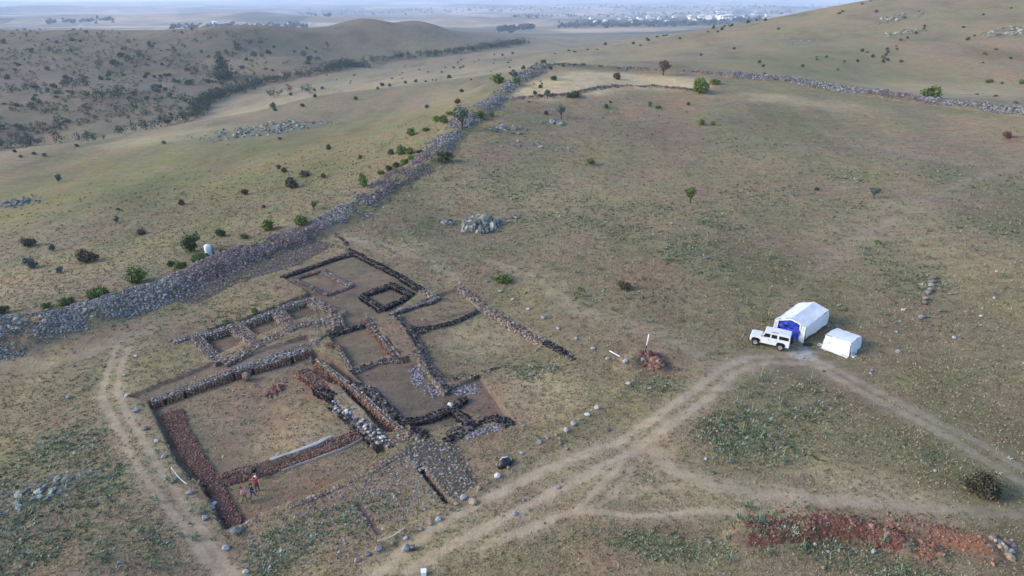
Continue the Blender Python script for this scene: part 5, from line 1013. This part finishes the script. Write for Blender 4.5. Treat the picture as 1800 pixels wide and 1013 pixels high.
def black_sheet():
    p = at1(887, 820); e = empty('plastic_sheet', (p.x, p.y, hz1(p.x, p.y)), .5); tag(e, 'bundled black plastic sheet with a white end lying among the edge boulders', 'plastic sheet')
    obj('black_part', MB().tube([(-.75, -.1, .08), (-.4, -.05, .3), (0, 0, .42), (.4, .05, .36), (.6, .1, .2)], [.10, .36, .48, .42, .2], 10).mesh('black_part', True), M_BLACKBAG, e)
    obj('white_part', MB().tube([(-.25, .45, .35), (.1, .5, .42), (.5, .42, .38), (.85, .25, .25)], [.08, .22, .24, .1], 9).mesh('white_part', True), M_TARP, e)
black_sheet()
def bucket():
    p = at1(721, 968); tag(obj('bucket', MB().lathe([(0, .20), (.36, .26), (.38, .27), (.36, .24), (.06, .18), (.05, .02)], 'x').mesh('bucket', True), M_BLACKBAG, loc=(p.x, p.y, hz1(p.x, p.y) + .26), rotz=.2), 'black bucket lying against a pale stone at the near edge of the site', 'bucket')
    boulder('boulder', 'pale stone with a black bucket lying against it', at1(714, 967), (.85, .7, .6), 'pale')
bucket()
def white_box():
    p = at1(745, 1010); e = empty('white_box', (p.x, p.y, hz1(p.x, p.y)), .15); tag(e, 'small white box on the ground at the bottom edge of the picture', 'box')
    obj('tub', MB().box((0, 0, .17), (.40, .46, .34), bev=.02).mesh('tub'), M_WHITE, e); obj('lid', MB().box((0, 0, .375), (.44, .50, .06), bev=.015).mesh('lid'), M_WHITE, e)
white_box()
# pale lining laid along the cross wall of the big lower room
def lining(label, px, w, h, col, off):
    P = pxl(px, off); q, t, s = resample(P, .35); n = np.stack([-t[:, 1], t[:, 0]], 1); zt = hb(q[:, 0], q[:, 1]) + off; wd = w * (1 + .45 * fbm(s / 1.3, s * 0, 33, 3)); V, F = [], []
    for k in range(len(q)):
        for f, dz in ((-.5, -.25), (-.42, 0), (0, h), (.42, 0), (.5, -.25)): V.append((q[k][0] + n[k][0] * wd[k] * f, q[k][1] + n[k][1] * wd[k] * f, zt[k] + dz))
    for k in range(len(q) - 1):
        for i in range(4): F.append((k * 5 + i, k * 5 + i + 1, k * 5 + i + 6, k * 5 + i + 5))
    me = bpy.data.meshes.new('ground_sheet'); me.from_pydata(V, [], F); bm = bmesh.new(); bm.from_mesh(me); bmesh.ops.recalc_face_normals(bm, faces=bm.faces); bm.to_mesh(me); bm.free()
    tag(obj('protective_sheet', me, plain_mat('sheet_cloth', col, .85, .2, 3, .3)), label, 'ground sheet')
lining('white protective sheet laid along the upper edge of the red cross wall', [(474,808),(500,799),(530,789),(556,779),(582,766)], .5, .05, (.34, .335, .335), -.46)
lining('narrow pale strip of cloth edging the lower side of the red cross wall', [(494,826),(530,813),(570,799),(605,786),(640,768)], .10, .03, (.42, .35, .30), -.575)

# ------------------------------------------------------------------ mulleins and ground vegetation
def mullein_kind(seed):
    g = np.random.default_rng(seed); mb = MB(); mb.tube([(0, 0, 0), (g.normal(0, .02), g.normal(0, .02), .6), (g.normal(0, .06), g.normal(0, .06), 1.25)], [.03, .05, .015], 6); st = mb.mesh('flower_stalk')
    n = 14; V, F = [], []
    for i in range(n):
        a = i * 2.4; L = g.uniform(.22, .42); z = g.uniform(.02, .4); c, s = math.cos(a), math.sin(a); u = g.uniform(.05, .25)
        V += [(0, 0, z), (c * L * .5 - s * .08, s * L * .5 + c * .08, z + u), (c * L, s * L, z + u * .6), (c * L * .5 + s * .08, s * L * .5 - c * .08, z + u)]; F.append((4 * i, 4 * i + 1, 4 * i + 2, 4 * i + 3))
    return st, mesh_np('leaf_rosette', V, F, np.tile([.16, .19, .12], (len(V), 1)))
M_STALK = plain_mat('mullein_stalk', (.24, .25, .13), .9, .2, 8)
MK = [mullein_kind(i) for i in range(4)]
for st, lf in MK: st.materials.append(M_STALK); lf.materials.append(M_LEAF)
def mulleins(spots, label, group):
    for u, v, n, ru, rv in spots:
        for _ in range(n):
            p = at1(u + rng.normal(0, ru), v + rng.normal(0, rv)); st, lf = MK[int(rng.integers(0, 4))]; e = empty('mullein', (p.x, p.y, hz1(p.x, p.y)), rng.uniform(0, 6.28)); k = rng.uniform(.8, 1.35); e.scale = (k, k, k)
            tag(e, label, 'mullein', group); obj('flower_stalk', st, None, e); obj('leaf_rosette', lf, None, e)
mulleins([(690,425,12,30,14),(730,400,14,30,16),(810,330,14,60,20),(860,440,9,40,14),(760,470,5,20,10)], 'tall pale mullein among those around the big outcrop above the site', 'mulleins around the big outcrop')
mulleins([(1000,430,22,80,50),(1150,460,20,70,60),(1100,560,8,60,20),(1240,520,8,50,40),(1290,420,10,60,30)], 'pale mullein scattered over the middle slope below the hilltop', 'mulleins on the middle slope')
mulleins([(1620,420,22,100,50),(1650,330,10,80,20),(1380,700,8,50,20),(1350,770,8,60,30),(1560,470,6,40,20)], 'pale mullein scattered over the right slope', 'mulleins on the right slope')
mulleins([(200,900,9,90,50),(480,520,5,40,12),(260,960,5,40,20),(1430,960,8,120,20)], 'pale mullein in the weeds near the camera', 'mulleins near the lower edge')
def sample_ground(n, r0, r1, p=0.):
    """points spread evenly in angle and in the logarithm of distance (p > 0: more of them near)"""
    l = math.log(r0) + (math.log(r1) - math.log(r0)) * rng.random(n) ** (1 + p); a = rng.uniform(R(-46), R(46), n); r = np.exp(l); return r * np.sin(a), r * np.cos(a)
def tufts(name, label, cat, n, r0, r1, prob, h, w, blades, cols, lean):
    x, y = sample_ground(n, r0, r1); m = masks(x, y); k = rng.random(n) < prob(m, x, y); x, y = x[k], y[k]; n = len(x); m = {a: b[k] for a, b in m.items()}
    z = hx(x, y); sc = (.7 + .6 * rng.random(n)) * np.sqrt(np.hypot(x, y) / 60).clip(.8, 1.7); V = np.empty((n, blades, 3, 3))
    for b in range(blades):
        a = rng.uniform(0, 6.28, n); c, s = np.cos(a), np.sin(a); L = lean * rng.uniform(.3, 1.2, n) * sc; hh = h * rng.uniform(.6, 1.2, n) * sc; ww = w * sc
        ox, oy = rng.normal(0, .08, n) * sc, rng.normal(0, .08, n) * sc
        V[:, b, 0] = np.stack([x + ox - s * ww, y + oy + c * ww, z - .02], 1); V[:, b, 1] = np.stack([x + ox + s * ww, y + oy - c * ww, z - .02], 1); V[:, b, 2] = np.stack([x + ox + c * L, y + oy + s * L, z + hh], 1)
    cl = np.array(cols); col = cl[rng.integers(0, len(cl), n)] * rng.uniform(.7, 1.3, (n, 1)); T = np.repeat(col, blades * 3, 0); V = V.reshape(-1, 3)
    return tag(obj(name, mesh_np(name, V, np.arange(len(V)).reshape(-1, 3), T), M_LEAF), label, cat, None, 'stuff')
FADE = lambda x, y: sstep(240, 110, np.hypot(x, y))
tufts('dry_grass', 'dry tan grass covering the slopes and the ground round the site', 'grass', 190000, 33, 250, lambda m, x, y: FADE(x, y) * np.clip(.75 - m['path'] - m['soil'] * 1.2 - m['red'] - .6 * m['rock'], 0.02, 1), .11, .055, 4, [(.29, .235, .14), (.25, .20, .12), (.30, .245, .15), (.21, .175, .10), (.20, .175, .09), (.27, .215, .135)], .17)
tufts('green_weeds', 'patches of green weeds on the slopes and round the site', 'weeds', 130000, 33, 250, lambda m, x, y: FADE(x, y) * np.clip((m['green'] - .12) * 1.1 - m['path'] - m['soil'], 0.006, 1), .16, .075, 5, [(.105, .135, .05), (.135, .16, .07), (.085, .11, .045), (.165, .185, .095), (.21, .235, .15)], .26)
tufts('grey_thistles', 'grey green thistles dotted through the weed patches', 'thistles', 42000, 33, 250, lambda m, x, y: FADE(x, y) * np.clip((m['green'] - .3) * .7 - m['path'] - m['soil'], 0.004, 1), .2, .085, 5, [(.26, .295, .215), (.20, .235, .165), (.32, .35, .27)], .30)
x, y = sample_ground(26000, 34, 150); m = masks(x, y); k = rng.random(len(x)) < np.clip(.10 + .35 * m['green'] + .6 * m['rock'] + .25 * m['soil'] - .5 * m['path'], 0, 1) * .35; x, y = x[k], y[k]; k = len(x)
sz = rng.lognormal(-2.45, .45, (k, 1)) * rng.uniform(.7, 1.3, (k, 3)) * [1, 1, .7]
tag(obj('loose_stones', mesh_np('loose_stones', *place(RS1, np.c_[x, y, hx(x, y) + sz[:, 2] * .3], sz, pick('cobble', k))), M_STONE), 'small loose stones strewn over the ground', 'stones', None, 'stuff')
# ------------------------------------------------------------------ camera, light, air
cam = bpy.data.cameras.new('camera'); cam.sensor_width = 36; cam.lens = 36 * FPX / 1800; cam.clip_start = .5; cam.clip_end = 60000
co = bpy.data.objects.new('camera', cam); scene.collection.objects.link(co); co.location = (0, 0, HC); co.rotation_euler = (math.pi / 2 - PITCH, 0, 0); scene.camera = co
SUN_EL, SUN_AZ = R(26), R(-95)       # azimuth from +Y towards +X
w = bpy.data.worlds.new('World'); scene.world = w; w.use_nodes = True; nt = w.node_tree
sky = nt.nodes.new('ShaderNodeTexSky'); sky.sky_type = 'NISHITA'; sky.sun_disc = False; sky.sun_elevation = SUN_EL; sky.sun_rotation = SUN_AZ; sky.altitude = 1200; sky.dust_density = 1.5; sky.ozone_density = 1.5
nt.links.new(sky.outputs[0], nt.nodes['Background'].inputs[0]); nt.nodes['Background'].inputs[1].default_value = .145
sl = bpy.data.lights.new('sun', 'SUN'); sl.energy = 1.2; sl.angle = R(22); sl.color = (1, .86, .74)
so = bpy.data.objects.new('sun', sl); scene.collection.objects.link(so)
d = Vector((math.sin(SUN_AZ) * math.cos(SUN_EL), math.cos(SUN_AZ) * math.cos(SUN_EL), math.sin(SUN_EL))); so.rotation_euler = d.to_track_quat('Z', 'Y').to_euler(); so.location = d * 200
HAZE = 1.0e-4
if HAZE:
    mb = MB(); mb.box((0, 9000, -20), (60000, 36000, 220)); hm = bpy.data.materials.new('haze_air'); hm.use_nodes = True; t = hm.node_tree
    t.nodes.remove(t.nodes['Principled BSDF']); pv = t.nodes.new('ShaderNodeVolumePrincipled'); pv.inputs['Color'].default_value = (.66, .78, 1, 1); pv.inputs['Density'].default_value = HAZE
    t.links.new(pv.outputs[0], t.nodes['Material Output'].inputs['Volume']); tag(obj('haze', mb.mesh('haze'), hm), kind='stuff')
scene.view_settings.view_transform = 'Standard'; scene.view_settings.look = 'None'; scene.view_settings.gamma = 1; scene.view_settings.exposure = 1.43
cy_ = scene.cycles; cy_.use_denoising = True; cy_.denoiser = 'OPENIMAGEDENOISE'; cy_.max_bounces = 5; cy_.diffuse_bounces = 2; cy_.volume_bounces = 1; cy_.use_adaptive_sampling = True
